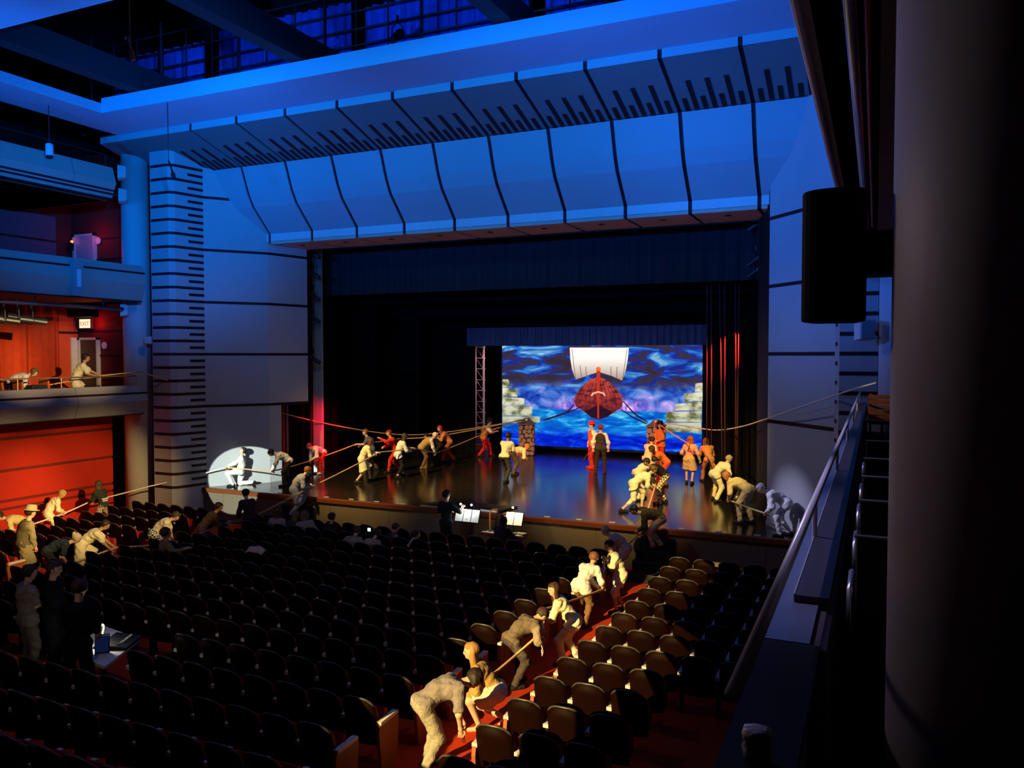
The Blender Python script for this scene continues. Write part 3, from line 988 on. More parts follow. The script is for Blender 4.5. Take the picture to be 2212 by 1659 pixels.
def stone_post(u, yy, top_v, wpx, rz, label):
    c = P(u, 900, y=yy)
    c = Vector((c.x, yy, 0))
    h = P(u, top_v, y=yy).z
    r = root('stone_post', c, label, 'post', rz=rz)
    wd = wpx
    MB().box(-wd / 2, -wd / 2, 0, wd / 2, wd / 2, h - .16).build('post_core', STONJ, r)
    rr = random.Random(int(u))
    for face in range(4):
        for row in range(7):
            n_ = 3
            rh_ = (h - .2) / 7
            sh = (row % 2) * wd / n_ * .5
            for j in range(n_ + row % 2):
                cx_ = -wd / 2 + wd * (j + .5) / n_ - sh + rr.uniform(-.03, .03)
                cz_ = .02 + (row + .5) * rh_ + rr.uniform(-.03, .03)
                q = []
                for k in range(7):
                    a_ = 2 * math.pi * k / 7 + rr.uniform(-.25, .25)
                    q.append((min(max(cx_ + wd / n_ * .53 * math.cos(a_) * rr.uniform(.8, 1.02), -wd / 2), wd / 2), min(max(cz_ + rh_ * .56 * math.sin(a_) * rr.uniform(.8, 1.02), .01), h - .18)))
                mm = MB().extrude(q, 1, -wd / 2 - .015 - rr.uniform(0, .025), -wd / 2 + .01)
                cs, sn = [(1, 0), (0, 1), (-1, 0), (0, -1)][face]
                mm.v = [(p[0] * cs - p[1] * sn, p[0] * sn + p[1] * cs, p[2]) for p in mm.v]
                mm.build('stone', STON, r)
    CAPM = mat('post_cap', (.16, .10, .14), .6)
    MB().box(-wd / 2 - .05, -wd / 2 - .05, h - .17, wd / 2 + .05, wd / 2 + .05, h - .11).build('post_cap', CAPM, r)
    MB().extrude([(-wd / 2, h - .11), (wd / 2, h - .11), (.10, h + .10), (-.10, h + .10)], 1, -.10, .10).build('pulley_bracket', CAPM, r)
    b = MB().ball((0, -.13, h + .03), .07, 12, 8).build('pulley_eye', mat('pulley_white', (.8, .8, .85), .3), r, True)
    return c + Vector((0, -.15, h + .03))


PUL_L = stone_post(1138, 31.9, 908, .62, .35, 'grey cobbled post with pulley on the left of the screen')
PUL_R = stone_post(1418, 31.2, 912, .60, .10, 'red-lit cobbled post with pulley on the right of the screen')

# thin lines at the right wing, coloured red for the red-lit curtain edges
for i, (u0, v0, u1, v1) in enumerate(((1527, 712, 1527, 960), (1536, 720, 1537, 960), (1553, 740, 1560, 1000), (1565, 740, 1566, 1000), (1588, 740, 1590, 1030), (1598, 740, 1592, 1030))):
    yy = 25.2 + i * .05
    a, b = P(u0, 560, y=yy), P(u1, v1, y=yy)
    o = MB().tube([a, P((u0 + u1) / 2, v0, y=yy), b], .022, 6).build('red_lit_edge_line', mat('red_lit_line', (.10, .025, .035), .8), None, True)
    tag(o, 'thin red line standing in for a red-lit edge of the right side curtains', 'rope', 'red-lit edge lines in the right wing')

# light booms
for bx, by, nm, vs_ in ((P(671, 800, y=23.5).x, 23.5, 'left', (548, 592, 640, 688, 776)), (-3.0, 23.75, 'right', (484, 560, 585))):
    r = root('light_boom', (bx, by, 0), 'black pipe with small spotlights beside the %s proscenium edge' % nm, 'light boom')
    MB().tube([(0, 0, 0), (0, 0, 8.0)], .045, 10).build('boom_pipe', BLACK, r)
    MB().lathe([(.25, 0), (.25, .03), (.06, .05)], (0, 0, 0), 16).build('boom_base', BLACK, r)
    for v in vs_:
        z = P(671 if nm == 'left' else 1650, v, y=by).z
        fixture(r, ((.14 if nm == 'left' else -.14), 0, z), ((.8, .3, -.5) if nm == 'left' else (-.8, .3, -.5)), .9, (0, 0, 0), DKSTEEL)
b = P(1647, 482, y=22.9)
r = root('cue_light', b, 'small pair of pink lights under the canopy corner', 'lamp')
MB().box(-.11, 0, -.13, .12, .08, .12).build('lamp_body', BLACK, r)
for sx in (-.05, .05):
    MB().box(sx - .03, -.01, -.09, sx + .035, .002, .09).build('lamp_face', emis('pink_lamp', rgb(250, 130, 200), 1.2), r)

# ---- black step units in front of the stage
def steps(xc, n, wd, label, y1=19.6):
    r = root('stage_steps', (xc, y1, zf(y1)), label, 'steps')
    tot = .86
    for i in range(n):
        h = tot * (n - i) / n
        MB().box(-wd / 2, -.30 * (i + 1), 0, wd / 2, -.30 * i, h).build('step', BLACK, r)
        MB().box(-wd / 2, -.30 * (i + 1) - .012, h - .03, wd / 2, -.30 * (i + 1) + .012, h).build('nosing', DKSTEEL, r)
    return r


steps(P(634, 1090, y=19.3).x, 3, .95, 'black step unit at the left end of the stage front')
steps(P(1410, 1190, y=19.0).x, 4, .85, 'black step unit leading from the right aisle to the stage')

PITCH_S, ROW = .535, .862
rows = [17.66 - ROW * k for k in range(15)]

# ================================================================== PEOPLE
def snet(f, org, h):
    """surface nets: closed quad mesh of the zero set of a sampled distance field"""
    s = f < 0
    nx, ny, nz = f.shape
    acc = np.zeros((nx - 1, ny - 1, nz - 1, 3), np.float32)
    cnt = np.zeros((nx - 1, ny - 1, nz - 1), np.float32)
    offs = [(0, 0), (0, 1), (1, 0), (1, 1)]
    quads = []
    cross = []
    for ax in range(3):
        sl0 = [slice(None)] * 3
        sl1 = [slice(None)] * 3
        sl0[ax] = slice(0, -1)
        sl1[ax] = slice(1, None)
        a, b = f[tuple(sl0)], f[tuple(sl1)]
        ch = s[tuple(sl0)] != s[tuple(sl1)]
        idx = np.argwhere(ch)
        if len(idx) == 0:
            continue
        av = a[ch]
        bv = b[ch]
        t = av / (av - bv)
        pos = idx.astype(np.float32)
        pos[:, ax] += t
        o1, o2 = [q for q in range(3) if q != ax]
        for d1, d2 in offs:
            c = idx.copy()
            c[:, o1] -= d1
            c[:, o2] -= d2
            ok = (c >= 0).all(1) & (c[:, 0] < nx - 1) & (c[:, 1] < ny - 1) & (c[:, 2] < nz - 1)
            cc = c[ok]
            np.add.at(acc, (cc[:, 0], cc[:, 1], cc[:, 2]), pos[ok])
            np.add.at(cnt, (cc[:, 0], cc[:, 1], cc[:, 2]), 1)
        cross.append((ax, idx, av < 0))
    act = cnt > 0
    vid = -np.ones(cnt.shape, np.int64)
    vid[act] = np.arange(act.sum())
    V = acc[act] / cnt[act][:, None] * h + np.asarray(org, np.float32)
    for ax, idx, neg in cross:
        o1, o2 = (ax + 1) % 3, (ax + 2) % 3
        q = []
        for d1, d2 in ((1, 1), (0, 1), (0, 0), (1, 0)):
            c = idx.copy()
            c[:, o1] -= d1
            c[:, o2] -= d2
            c = np.clip(c, 0, np.array(cnt.shape) - 1)
            q.append(vid[c[:, 0], c[:, 1], c[:, 2]])
        Q = np.stack(q, 1)
        ok = (Q >= 0).all(1)
        Q, ng = Q[ok], neg[ok]
        Q[~ng] = Q[~ng][:, ::-1]
        quads.append(Q)
    return V, np.concatenate(quads)


def field(prims, h, k=.03, pad=.05, post=None):
    """smooth union of tapered capsules (a, b, ra, rb)"""
    A = np.array([p[0] for p in prims], float)
    B = np.array([p[1] for p in prims], float)
    R = np.array([max(p[2], p[3]) for p in prims])
    lo = np.minimum((A - R[:, None]).min(0), (B - R[:, None]).min(0)) - pad
    hi = np.maximum((A + R[:, None]).max(0), (B + R[:, None]).max(0)) + pad
    n = np.ceil((hi - lo) / h).astype(int) + 2
    f = np.full(n, .25, np.float32)
    ax = [lo[i] + h * np.arange(n[i]) for i in range(3)]
    for (a, b, ra, rb), r in zip(prims, R):
        m_ = r + k + 2 * h
        l = np.maximum(np.floor((np.minimum(a, b) - m_ - lo) / h).astype(int), 0)
        u = np.minimum(np.ceil((np.maximum(a, b) + m_ - lo) / h).astype(int) + 1, n)
        X, Y, Z = np.meshgrid(ax[0][l[0]:u[0]], ax[1][l[1]:u[1]], ax[2][l[2]:u[2]], indexing='ij', sparse=True)
        ab = np.asarray(b, float) - np.asarray(a, float)
        L2 = max(ab @ ab, 1e-8)
        px, py, pz = X - a[0], Y - a[1], Z - a[2]
        t = np.clip((px * ab[0] + py * ab[1] + pz * ab[2]) / L2, 0, 1)
        d = np.sqrt((px - t * ab[0]) ** 2 + (py - t * ab[1]) ** 2 + (pz - t * ab[2]) ** 2) - (ra + (rb - ra) * t)
        sub = f[l[0]:u[0], l[1]:u[1], l[2]:u[2]]
        hh = np.clip(.5 + .5 * (d - sub) / k, 0, 1)
        f[l[0]:u[0], l[1]:u[1], l[2]:u[2]] = (d * (1 - hh) + sub * hh - k * hh * (1 - hh)).astype(np.float32)
    if post is not None:
        f = post(f, *np.meshgrid(*ax, indexing='ij', sparse=True))
    return f, lo


def np_mesh(name, V, Q, m_):
    me = bpy.data.meshes.new(name)
    me.vertices.add(len(V))
    me.vertices.foreach_set('co', np.ascontiguousarray(V, np.float32).ravel())
    me.loops.add(Q.size)
    me.loops.foreach_set('vertex_index', Q.astype(np.int32).ravel())
    me.polygons.add(len(Q))
    me.polygons.foreach_set('loop_start', np.arange(0, Q.size, 4, dtype=np.int32))
    me.polygons.foreach_set('use_smooth', np.ones(len(Q), bool))
    me.materials.append(m_)
    me.update(calc_edges=True)
    return me


def vec(*a):
    return np.array(a, float)


def nrm(v):
    return v / max(np.linalg.norm(v), 1e-9)


def ik(S, T, l1, l2, hint):
    d = T - S
    L = np.linalg.norm(d)
    L = min(max(L, .12), (l1 + l2) * .995)
    u = nrm(d)
    T = S + u * L
    a = (l1 * l1 - l2 * l2 + L * L) / (2 * L)
    hgt = math.sqrt(max(l1 * l1 - a * a, 0))
    hp = hint - u * (hint @ u)
    return S + u * a + nrm(hp) * hgt, T


def tdir(deg, side=0.0):
    r, q = math.radians(deg), math.radians(side)
    return nrm(vec(math.sin(r), math.sin(q), math.cos(r) * math.cos(q)))


SKINS = {'fair': (.62, .38, .27), 'tan': (.42, .24, .15), 'brown': (.20, .10, .06)}
_cm = {}


def fabric(nm, c):
    """cloth with soft crumples and a fine weave"""
    m_ = mat(nm, c, .88, .10, vary=.16, scale=7)
    nt = m_.node_tree
    tc = nt.nodes.new('ShaderNodeTexCoord')
    n1 = nt.nodes.new('ShaderNodeTexNoise')
    n1.inputs['Scale'].default_value = 11
    n1.inputs['Detail'].default_value = 3
    n1.inputs['Distortion'].default_value = 1.6
    nt.links.new(tc.outputs['Object'], n1.inputs['Vector'])
    bp = nt.nodes.new('ShaderNodeBump')
    bp.inputs['Strength'].default_value = .55
    bp.inputs['Distance'].default_value = .04
    nt.links.new(n1.outputs['Fac'], bp.inputs['Height'])
    nt.links.new(bp.outputs['Normal'], nt.nodes['Principled BSDF'].inputs['Normal'])
    return m_


def cloth(c, kind=''):
    key = (tuple(round(q, 3) for q in c), kind)
    if key not in _cm:
        nm = 'cloth_%d' % len(_cm)
        if kind == 'check':
            _cm[key] = check_mat(nm, c, (.02, .02, .03), 21.0)
        elif kind == 'plaid':
            _cm[key] = check_mat(nm, c, (.08, .06, .03), 17.0)
        elif kind == 'spots':
            _cm[key] = check_mat(nm, c, (.03, .03, .03), 24.0)
        else:
            _cm[key] = fabric(nm, c)
    return _cm[key]


def person(label, loc, ang, H=1.65, h=.02, pel=(0, .93), lean=0, bend=0, side=0, twist=0, hp=None, hy=0, lh=None, rh=None,
           lf=(0, .12), rf=(0, -.12), lk=None, rk=None, fy=(8, -8), top=(.7, .65, .5), sleeve='long', hem=.0, flare=.0, bot=(.05, .05, .06), leg=1.0, skirt=None,
           botk='', topk='', shoes=(.02, .02, .02), hair=(.04, .025, .015), hs='short', skin='fair', hat=None, grip=True, vest=None, group=None, bare=False):
    s = H / 1.7
    pv = vec(pel[0], 0, pel[1])
    t1, t2 = tdir(lean, side), tdir(lean + bend, side)
    mid = pv + t1 * .24
    nb = mid + t2 * .28
    tw = math.radians(twist)
    L = vec(-math.sin(tw), math.cos(tw), 0)
    L = nrm(L - t2 * (L @ t2))
    sl, sr = nb - t2 * .055 + L * .175, nb - t2 * .055 - L * .175
    hl, hr = pv + vec(0, .088, 0), pv - vec(0, .088, 0)
    if hp is None:
        hp = (lean + bend) * .6
    a, b = math.radians(hp), math.radians(hy) + tw
    uh = vec(math.sin(a) * math.cos(b), math.sin(a) * math.sin(b), math.cos(a))
    fh = vec(math.cos(a) * math.cos(b), math.cos(a) * math.sin(b), -math.sin(a))
    lh_ = np.cross(uh, fh)
    hc = nb + nrm(t2 + uh) * .09 + uh * .105 + fh * .015
    # arms
    fwd2 = nrm(np.cross(L, t2))

    def arm(S, sg, T):
        if T is None:
            T = S + vec(.06, sg * .09, -.50)
        else:
            T = vec(*T)
        return ik(S, T, .285, .25, vec(-.35, sg * .55, -.65))
    el, wl_ = arm(sl, 1, lh)
    er, wr_ = arm(sr, -1, rh)

    def legj(Hh, sg, f, kk):
        A = vec(f[0], f[1], (f[2] if len(f) > 2 else 0) + .085)
        hint = vec(1, sg * .25, .15) if kk is None else vec(*kk)
        return ik(Hh, A, .43, .425, hint)
    kl, al = legj(hl, 1, lf, lk)
    kr, ar = legj(hr, -1, rf, rk)
    feet = []
    for A, f, yw in ((al, lf, fy[0]), (ar, rf, fy[1])):
        q = math.radians(yw)
        fd = vec(math.cos(q), math.sin(q), 0)
        pit = f[3] if len(f) > 3 else 0
        fd = nrm(fd * math.cos(math.radians(pit)) + vec(0, 0, -1) * math.sin(math.radians(pit)))
        dn = nrm(vec(0, 0, -1) - fd * (fd @ vec(0, 0, -1)))
        feet.append((A - fd * .045 + dn * .042, A + fd * .16 + dn * .05))
    torso = [(hl, hr, .096, .096), (pv + t1 * .02, mid, .105, .108), (mid, nb - t2 * .14, .112, .12),
             (nb - t2 * .13 + L * .075, nb - t2 * .13 - L * .075, .105, .105), (sl - L * .02, sr + L * .02, .058, .058)]
    body = list(torso)
    body += [(nb - t2 * .02, hc - uh * .07, .052, .05), (hc + uh * .025 - fh * .01, hc + uh * .025 + fh * .012, .094, .09), (hc - uh * .035 + fh * .025, hc - uh * .06 + fh * .045, .066, .05),
             (hc + fh * .088 + uh * .01, hc + fh * .108 - uh * .018, .010, .016),
             (hc + lh_ * .09 + uh * .01, hc + lh_ * .093 - uh * .02, .014, .012), (hc - lh_ * .09 + uh * .01, hc - lh_ * .093 - uh * .02, .014, .012)]
    for S, E, W in ((sl, el, wl_), (sr, er, wr_)):
        d = nrm(W - E)
        body += [(S, E, .052, .042), (E, W, .043, .029), (W, W + d * .075, .030, .034)]
    for Hh, K, A, ft in ((hl, kl, al, feet[0]), (hr, kr, ar, feet[1])):
        body += [(Hh, K, .084, .056), (K, A, .057, .038), (ft[0], ft[1], .042, .032), (A, ft[0], .040, .042)]
    f, lo = field(body, h, .03)
    V, Q = snet(f, lo, h)
    # fingers, eyes, mouth join the same mesh
    ex = MB()
    fcount = []
    for S, E, W, sg in ((sl, el, wl_, 1), (sr, er, wr_, -1)):
        d = nrm(W - E)
        sd = np.cross(d, vec(0, 0, 1))
        sd = nrm(sd) if np.linalg.norm(sd) > .1 else vec(0, 1, 0)
        dn = nrm(np.cross(sd, d))
        if dn[2] > 0:
            dn = -dn
        base = W + d * .085
        for q, (o_, ln) in enumerate(((-.030, .85), (-.010, 1.0), (.010, .95), (.030, .75))):
            p0 = base + sd * o_ - d * .015
            if grip:
                pts = [p0, p0 + d * .035 * ln + dn * .012, p0 + d * .045 * ln + dn * .042, p0 + d * .015 * ln + dn * .058]
            else:
                pts = [p0, p0 + d * .045 * ln + dn * .006, p0 + d * .070 * ln + dn * .020, p0 + d * .085 * ln + dn * .040]
            ex.tube(pts, [.011, .010, .009, .007], 5)
        inn = sd * (-sg if True else 1) * .034
        p0 = W + d * .03 + inn
        ex.tube([p0 - inn * .3, p0 + d * .03 + inn * .5 + dn * .012, p0 + d * .055 + inn * .35 + dn * .028], [.013, .011, .008], 5)
    nskin = len(ex.f)
    for sg in (-1, 1):
        ex.ball(hc + fh * .090 + uh * .018 + lh_ * .034 * sg, .012, 6, 4)
    neye = len(ex.f)
    ex.ball(hc + fh * .090 - uh * .050, .020, 6, 4, (.6, .9, .45))
    me = bpy.data.meshes.new('person')
    nv = len(V)
    me.from_pydata((np.concatenate([V, np.array(ex.v)]) * s).tolist(), [], Q.tolist() + [tuple(i + nv for i in q) for q in ex.f])
    me.polygons.foreach_set('use_smooth', [True] * len(me.polygons))
    me.materials.append(mat('skin_' + skin, SKINS[skin], .55, .3, vary=.06))
    me.materials.append(mat('eye_dark', (.01, .008, .008), .3))
    me.materials.append(mat('lips', (.35, .10, .09), .5))
    me.polygons.foreach_set('material_index', [0] * (len(Q) + nskin) + [1] * (neye - nskin) + [2] * (len(ex.f) - neye))
    me.update()
    o = bpy.data.objects.new('person', me)
    COL.objects.link(o)
    o.location = loc
    o.rotation_euler = (0, 0, ang)
    tag(o, label, 'person', group)

    def part(name, prims, m_, k=.04, post=None, hh=None):
        f_, l_ = field(prims, hh or h, k, .06, post)
        if not (f_ < 0).any():
            return None
        V_, Q_ = snet(f_, l_, hh or h)
        c = bpy.data.objects.new(name, np_mesh(name, V_ * s, Q_, m_))
        COL.objects.link(c)
        c.parent = o
        return c

    ph = (sum(map(ord, label)) % 100) / 10.0

    def folds(amp, cuts=()):
        def g_(f_, X, Y, Z):
            f_ = f_ + amp * (np.sin(44 * Z + 30 * X + ph + 2.4 * np.sin(19 * Y + ph)) * .55 + np.sin(52 * Y - 26 * X + 12 * Z + ph + 1.5 * np.sin(23 * Z)) * .45)
            for q_, n_ in cuts:                       # crisp hem
                f_ = np.maximum(f_, (X - q_[0]) * n_[0] + (Y - q_[1]) * n_[1] + (Z - q_[2]) * n_[2])
            return f_
        return g_
    thd = nrm((kl + kr) / 2 - pv)
    # trousers or skirt
    if skirt:
        ln = skirt
        kdl, kdr = hl + (kl - hl) * ln, hr + (kr - hr) * ln
        hq = (kdl + kdr) / 2
        part('skirt', [(hl, hr, .118, .118), (hl, kdl, .118, .13 + .05 * ln), (hr, kdr, .118, .13 + .05 * ln), (pv, hq, .115, .16)], cloth(bot, botk), .08, folds(.009, [(hq, thd)]))
    elif bot is not None:
        pr = [(hl, hr, .112, .112)]
        for Hh, K, A in ((hl, kl, al), (hr, kr, ar)):
            pr.append((Hh, K, .100, .080 + flare))
            if leg > .5:
                q = (leg - .5) * 2
                pr.append((K, K + (A - K) * q, .078 + flare, .060 + flare))
        part('trousers', pr, cloth(bot, botk), .035, folds(.009))
    # shirt
    loose = .020
    pr = [(a_, b_, ra + loose, rb + loose) for a_, b_, ra, rb in torso]
    if hem > 0:
        for Hh, K in ((hl, kl), (hr, kr)):
            pr.append((Hh, Hh + (K - Hh) * (hem + .12), .118, .124 + .045 * hem))
        cut_ = [(pv + thd * (.43 * hem + .02), thd)]
    else:
        cut_ = [(pv - t1 * .055, -t1)]
    if sleeve != 'none':
        for S, E, W in ((sl, el, wl_), (sr, er, wr_)):
            if sleeve == 'short':
                pr.append((S, S + (E - S) * .75, .074, .074))
            else:
                pr += [(S, E, .072, .066), (E, E + (W - E) * .88, .066, .050)]
    # arms may hang below the hem plane: cut the trunk only
    ntr = len(torso) + (2 if hem > 0 else 0)
    if sleeve == 'none':
        part('shirt', pr, cloth(top, topk), .045, folds(.009, cut_))
    else:
        f1, l1 = field(pr, h, .045, .06, folds(.009))
        tr_ = pr[:ntr]
        ar_ = pr[ntr:]
        ax_ = [l1[q] + h * np.arange(f1.shape[q]) for q in range(3)]
        X, Y, Z = np.meshgrid(*ax_, indexing='ij', sparse=True)
        near = np.full(f1.shape, 9.0, np.float32)
        for a_, b_, ra, rb in ar_:
            ab = b_ - a_
            px, py, pz = X - a_[0], Y - a_[1], Z - a_[2]
            t_ = np.clip((px * ab[0] + py * ab[1] + pz * ab[2]) / max(ab @ ab, 1e-8), 0, 1)
            near = np.minimum(near, np.sqrt((px - t_ * ab[0]) ** 2 + (py - t_ * ab[1]) ** 2 + (pz - t_ * ab[2]) ** 2) - max(ra, rb))
        for q_, n_ in cut_:
            pl = (X - q_[0]) * n_[0] + (Y - q_[1]) * n_[1] + (Z - q_[2]) * n_[2]
            f1 = np.maximum(f1, np.minimum(pl, near - .012)).astype(np.float32)
        V_, Q_ = snet(f1, l1, h)
        c = bpy.data.objects.new('shirt', np_mesh('shirt', V_ * s, Q_, cloth(top, topk)))
        COL.objects.link(c)
        c.parent = o
    if vest is not None:
        part('vest', [(a_, b_, ra + .036, rb + .036) for a_, b_, ra, rb in torso[:4]], cloth(vest), .05)
    if not bare:
        for A, ft in zip((al, ar), feet):
            part('shoe', [(ft[0], ft[1], .052, .043), (A, ft[0], .050, .050)], cloth(shoes), .03)
    # hair
    if hs != 'none':
        hr_ = [(hc + uh * .03 - fh * .022, hc + uh * .034 + fh * .006, .108, .102)]
        if hs in ('long', 'vlong'):
            n_ = .34 if hs == 'long' else .46
            g_ = vec(0, 0, -1)
            for o_ in (-.075, -.025, .025, .075):
                st_ = hc - fh * (.045 if abs(o_) < .05 else .005) + lh_ * o_
                en = st_ + nrm(g_ * .75 - uh * .25) * n_ - (fh * .05 if hp < 45 else 0)
                hr_.append((st_, en, .052, .034))
        elif hs == 'bun':
            hr_.append((hc - fh * .12 + uh * .04, hc - fh * .13 + uh * .05, .045, .045))
        elif hs == 'curly':
            hr_ += [(hc + uh * .06 - fh * .02 + lh_ * o_, hc + uh * .03 - fh * .06 + lh_ * o_, .085, .08) for o_ in (-.05, .05)]

        def cut(f_, X, Y, Z):
            dx, dy, dz = X - hc[0], Y - hc[1], Z - hc[2]
            ff = dx * fh[0] + dy * fh[1] + dz * fh[2]
            uu = dx * uh[0] + dy * uh[1] + dz * uh[2]
            fc = np.maximum(.030 - ff, uu - .062)
            f_ = np.maximum(f_, -fc)
            if hs in ('short', 'bun', 'curly'):
                f_ = np.maximum(f_, -(uu + .062))
            return f_ + .005 * np.sin(70 * X + 55 * Y + ph) * np.sin(60 * Y + 20 * Z)
        part('hair', hr_, mat('hair_%d_%d_%d' % tuple(int(c * 255) for c in hair), hair, .6, .3, vary=.3, scale=20), .03, cut, min(h, .016))
    if hat is not None:
        R_ = np.stack([fh, lh_, uh], 1)
        hm = MB().lathe([(.175, .060), (.178, .068), (.120, .078), (.112, .150), (.085, .185), (.02, .190)], (0, 0, 0), 20)
        hm.v = [tuple((hc + R_ @ np.array(p)) * s) for p in hm.v]
        c = hm.build('hat', cloth(hat), o, True)
    person.last = o
    J = dict(lh=(wl_ + nrm(wl_ - el) * .08) * s, rh=(wr_ + nrm(wr_ - er) * .08) * s)
    Mz = Matrix.Rotation(ang, 3, 'Z')
    return {k_: Vector(loc) + Mz @ Vector(v_) for k_, v_ in J.items()}


def floor_px(u, v):
    z = -1.07
    for _ in range(4):
        p = P(u, v, z=z)
        z = zf(p.y)
    return Vector((p.x, p.y, z))


def at(u, v, face, z=None, **kw):
    """place a person whose feet stand at photo pixel (u, v); face: 0 towards picture right, 90 away from the viewer"""
    p = floor_px(u, v) if z is None else P(u, v, z=z)
    ang = math.radians(face) + YAW - math.atan((u - 1106) / F_PX)
    return p, ang


CREAM = (.74, .68, .46)
WHITE = (.78, .76, .72)
TAN = (.45, .30, .14)
BRN = (.12, .065, .03)
BLK = (.015, .015, .018)
HAND = {}
STAND = []


def who(key, label, u, v, face, z=None, y=None, **kw):
    p, a = at(u, v, face, z)
    if y is not None:
        p = Vector((P(u, v, y=y).x, y, z))
    HAND[key] = person(label, p, a, **kw)
    if z is None:
        STAND.append(p)
    return p


PULL = dict(pel=(-.08, .84), lean=18, bend=8, lf=(.25, .12), rf=(-.28, -.14), lh=(.50, .06, 1.05), rh=(.38, -.06, .98))
BENT = dict(pel=(-.14, .86), lean=68, bend=14, lf=(.08, .14), rf=(-.14, -.14), lh=(.48, .10, .62), rh=(.40, -.08, .58))
LUNGE = dict(pel=(0, .72), lean=48, bend=10, lf=(.36, .14), rf=(-.42, -.14), lh=(.62, .10, .78), rh=(.52, -.08, .70))

# ---- on the stage
who('kneel', 'person kneeling in white shirt in the white light circle, leaning back on a rope', 520, 1049, 178, 0, H=1.62, pel=(.0, .50), lean=-8, bend=6, hp=-22, lf=(.26, .14), rf=(-.40, -.10, 0, 40),
    rk=(.5, -.1, -1), lh=(.46, .05, .66), rh=(.36, -.10, .62), top=WHITE, hem=.3, bot=WHITE, shoes=BLK, hair=(.02, .015, .012))
who('girl', 'person with long black hair in white shirt and black trousers bending beside the side door', 618, 1050, 186, 0, **{**BENT, 'lean': 48, 'bend': 22}, H=1.6, top=(.6, .58, .58), bot=BLK, hs='long', hair=(.008, .007, .007), hp=62)
who('boy', 'person in loose grey tunic climbing the left step unit', 636, 1104, 5, -.497, y=19.16, H=1.66, pel=(-.02, .80), lean=26, bend=18, hp=32, lf=(.24, .10, .26), rf=(-.12, -.10), lh=(.46, .06, .92), rh=(.42, -.08, .86),
    top=(.34, .36, .42), hem=.75, bot=(.36, .36, .42), hair=(.18, .08, .03))
who('crouch', 'person in white shirt and red trousers crouching by the red return wall', 692, 1024, 215, 0, **{**BENT, 'lean': 62}, H=1.55, top=WHITE, bot=(.4, .03, .03), hair=(.10, .05, .02), shoes=(.7, .7, .7))
who('blue', 'person in dark blue shirt holding the upper rope behind a cream tunic', 800, 1016, 190, 0, **PULL, H=1.62, top=(.08, .09, .15), bot=(.10, .07, .06), hair=(.16, .08, .03), sleeve='short')
who('cream1', 'person in knee-length cream tunic with bare calves and black shoes pulling the lower rope', 786, 1042, 8, 0, **{**PULL, 'lean': 24}, H=1.6, top=CREAM, hem=.9, bot=CREAM, leg=.5, hs='long', hair=(.08, .04, .02))
who('redA', 'person in red with one arm reaching left, behind the white shirt', 851, 1020, 200, 0, **{**PULL, 'lh': (.55, .05, 1.32)}, H=1.64, top=(.55, .03, .02), bot=(.5, .03, .02), hair=(.20, .02, .01))
who('whiteA', 'person in loose white shirt and black trousers with legs wide apart', 864, 1031, 20, 0, **{**PULL, 'lf': (.22, .26), 'rf': (-.20, -.26)}, H=1.62, top=WHITE, hem=.2, bot=BLK, leg=.85, hs='long', hair=(.05, .03, .02))
who('vestA', 'person in tan waistcoat bending to the right over the lower rope', 918, 1012, 12, 0, **{**BENT, 'lean': 46}, H=1.62, top=WHITE, vest=TAN, bot=(.16, .09, .05), hair=(.7, .65, .6), shoes=(.2, .12, .05))
who('orangeA', 'person in orange shirt and long red hair leaning left over the rope', 968, 998, 192, 0, **{**PULL, 'lean': 34}, H=1.64, top=(.55, .20, .10), bot=(.35, .10, .06), hs='long', hair=(.35, .03, .01))
who('blackA', 'person in black stooping between tan waistcoat and orange shirt', 944, 1004, 186, 0, **{**BENT, 'lean': 52}, H=1.55, top=BLK, bot=BLK, hair=BLK)
who('vestB', 'person in orange waistcoat, red trousers and black hat reaching towards the stone post', 1048, 986, 4, 0, **{**PULL, 'lh': (.52, .07, 1.22), 'rh': (.48, -.06, 1.10)}, H=1.66, top=WHITE, vest=(.6, .22, .06), bot=(.5, .03, .02), hat=BLK, sleeve='short')
who('creamB', 'person in cream shirt and dark trousers seen from behind near the left post', 1092, 1040, 62, 0, **{**PULL, 'lean': 22}, H=1.74, top=CREAM, bot=(.04, .04, .03), sleeve='short', hair=(.01, .01, .01), skin='brown')
who('bentB', 'person with long ginger hair bending low beside the left stone post', 1112, 1026, 28, 0, **{**BENT, 'lean': 72}, H=1.6, top=CREAM, bot=(.08, .07, .06), hs='long', hair=(.40, .16, .05))
who('redhat', 'person in white shirt and red hat behind the dark waistcoat at centre stage', 1279, 1012, 200, 0, H=1.70, top=WHITE, vest=(.5, .12, .06), bot=(.30, .03, .03), hat=(.5, .04, .03), shoes=(.4, .03, .02), lf=(.02, .16), rf=(-.02, -.16))
who('vestC', 'person in dark waistcoat over white sleeves standing at centre stage', 1297, 1023, 84, 0, H=1.72, top=WHITE, vest=(.03, .035, .03), bot=(.02, .02, .02), hair=(.10, .03, .02), lf=(.02, .17), rf=(-.02, -.15), sleeve='long')
who('redpost', 'person in orange shirt and black hat standing against the red-lit stone post', 1426, 1008, 240, 0, H=1.66, top=(.60, .18, .05), bot=(.5, .05, .03), hat=BLK, lh=(.30, .05, 1.05), rh=(.28, -.05, 1.0), hem=.3)
who('creamC', 'person in cream shirt with dark short hair in front of the red-lit post', 1400, 1040, 60, 0, **{**PULL, 'lean': 26}, H=1.62, top=CREAM, bot=CREAM, hair=(.01, .01, .01))
who('redB', 'person in orange-red costume with braided hair bending over the black shirt', 1432, 1052, 196, 0, **{**BENT, 'lean': 44}, H=1.6, top=(.65, .20, .04), bot=(.6, .08, .03), hs='long', hair=(.03, .02, .015), skin='brown')
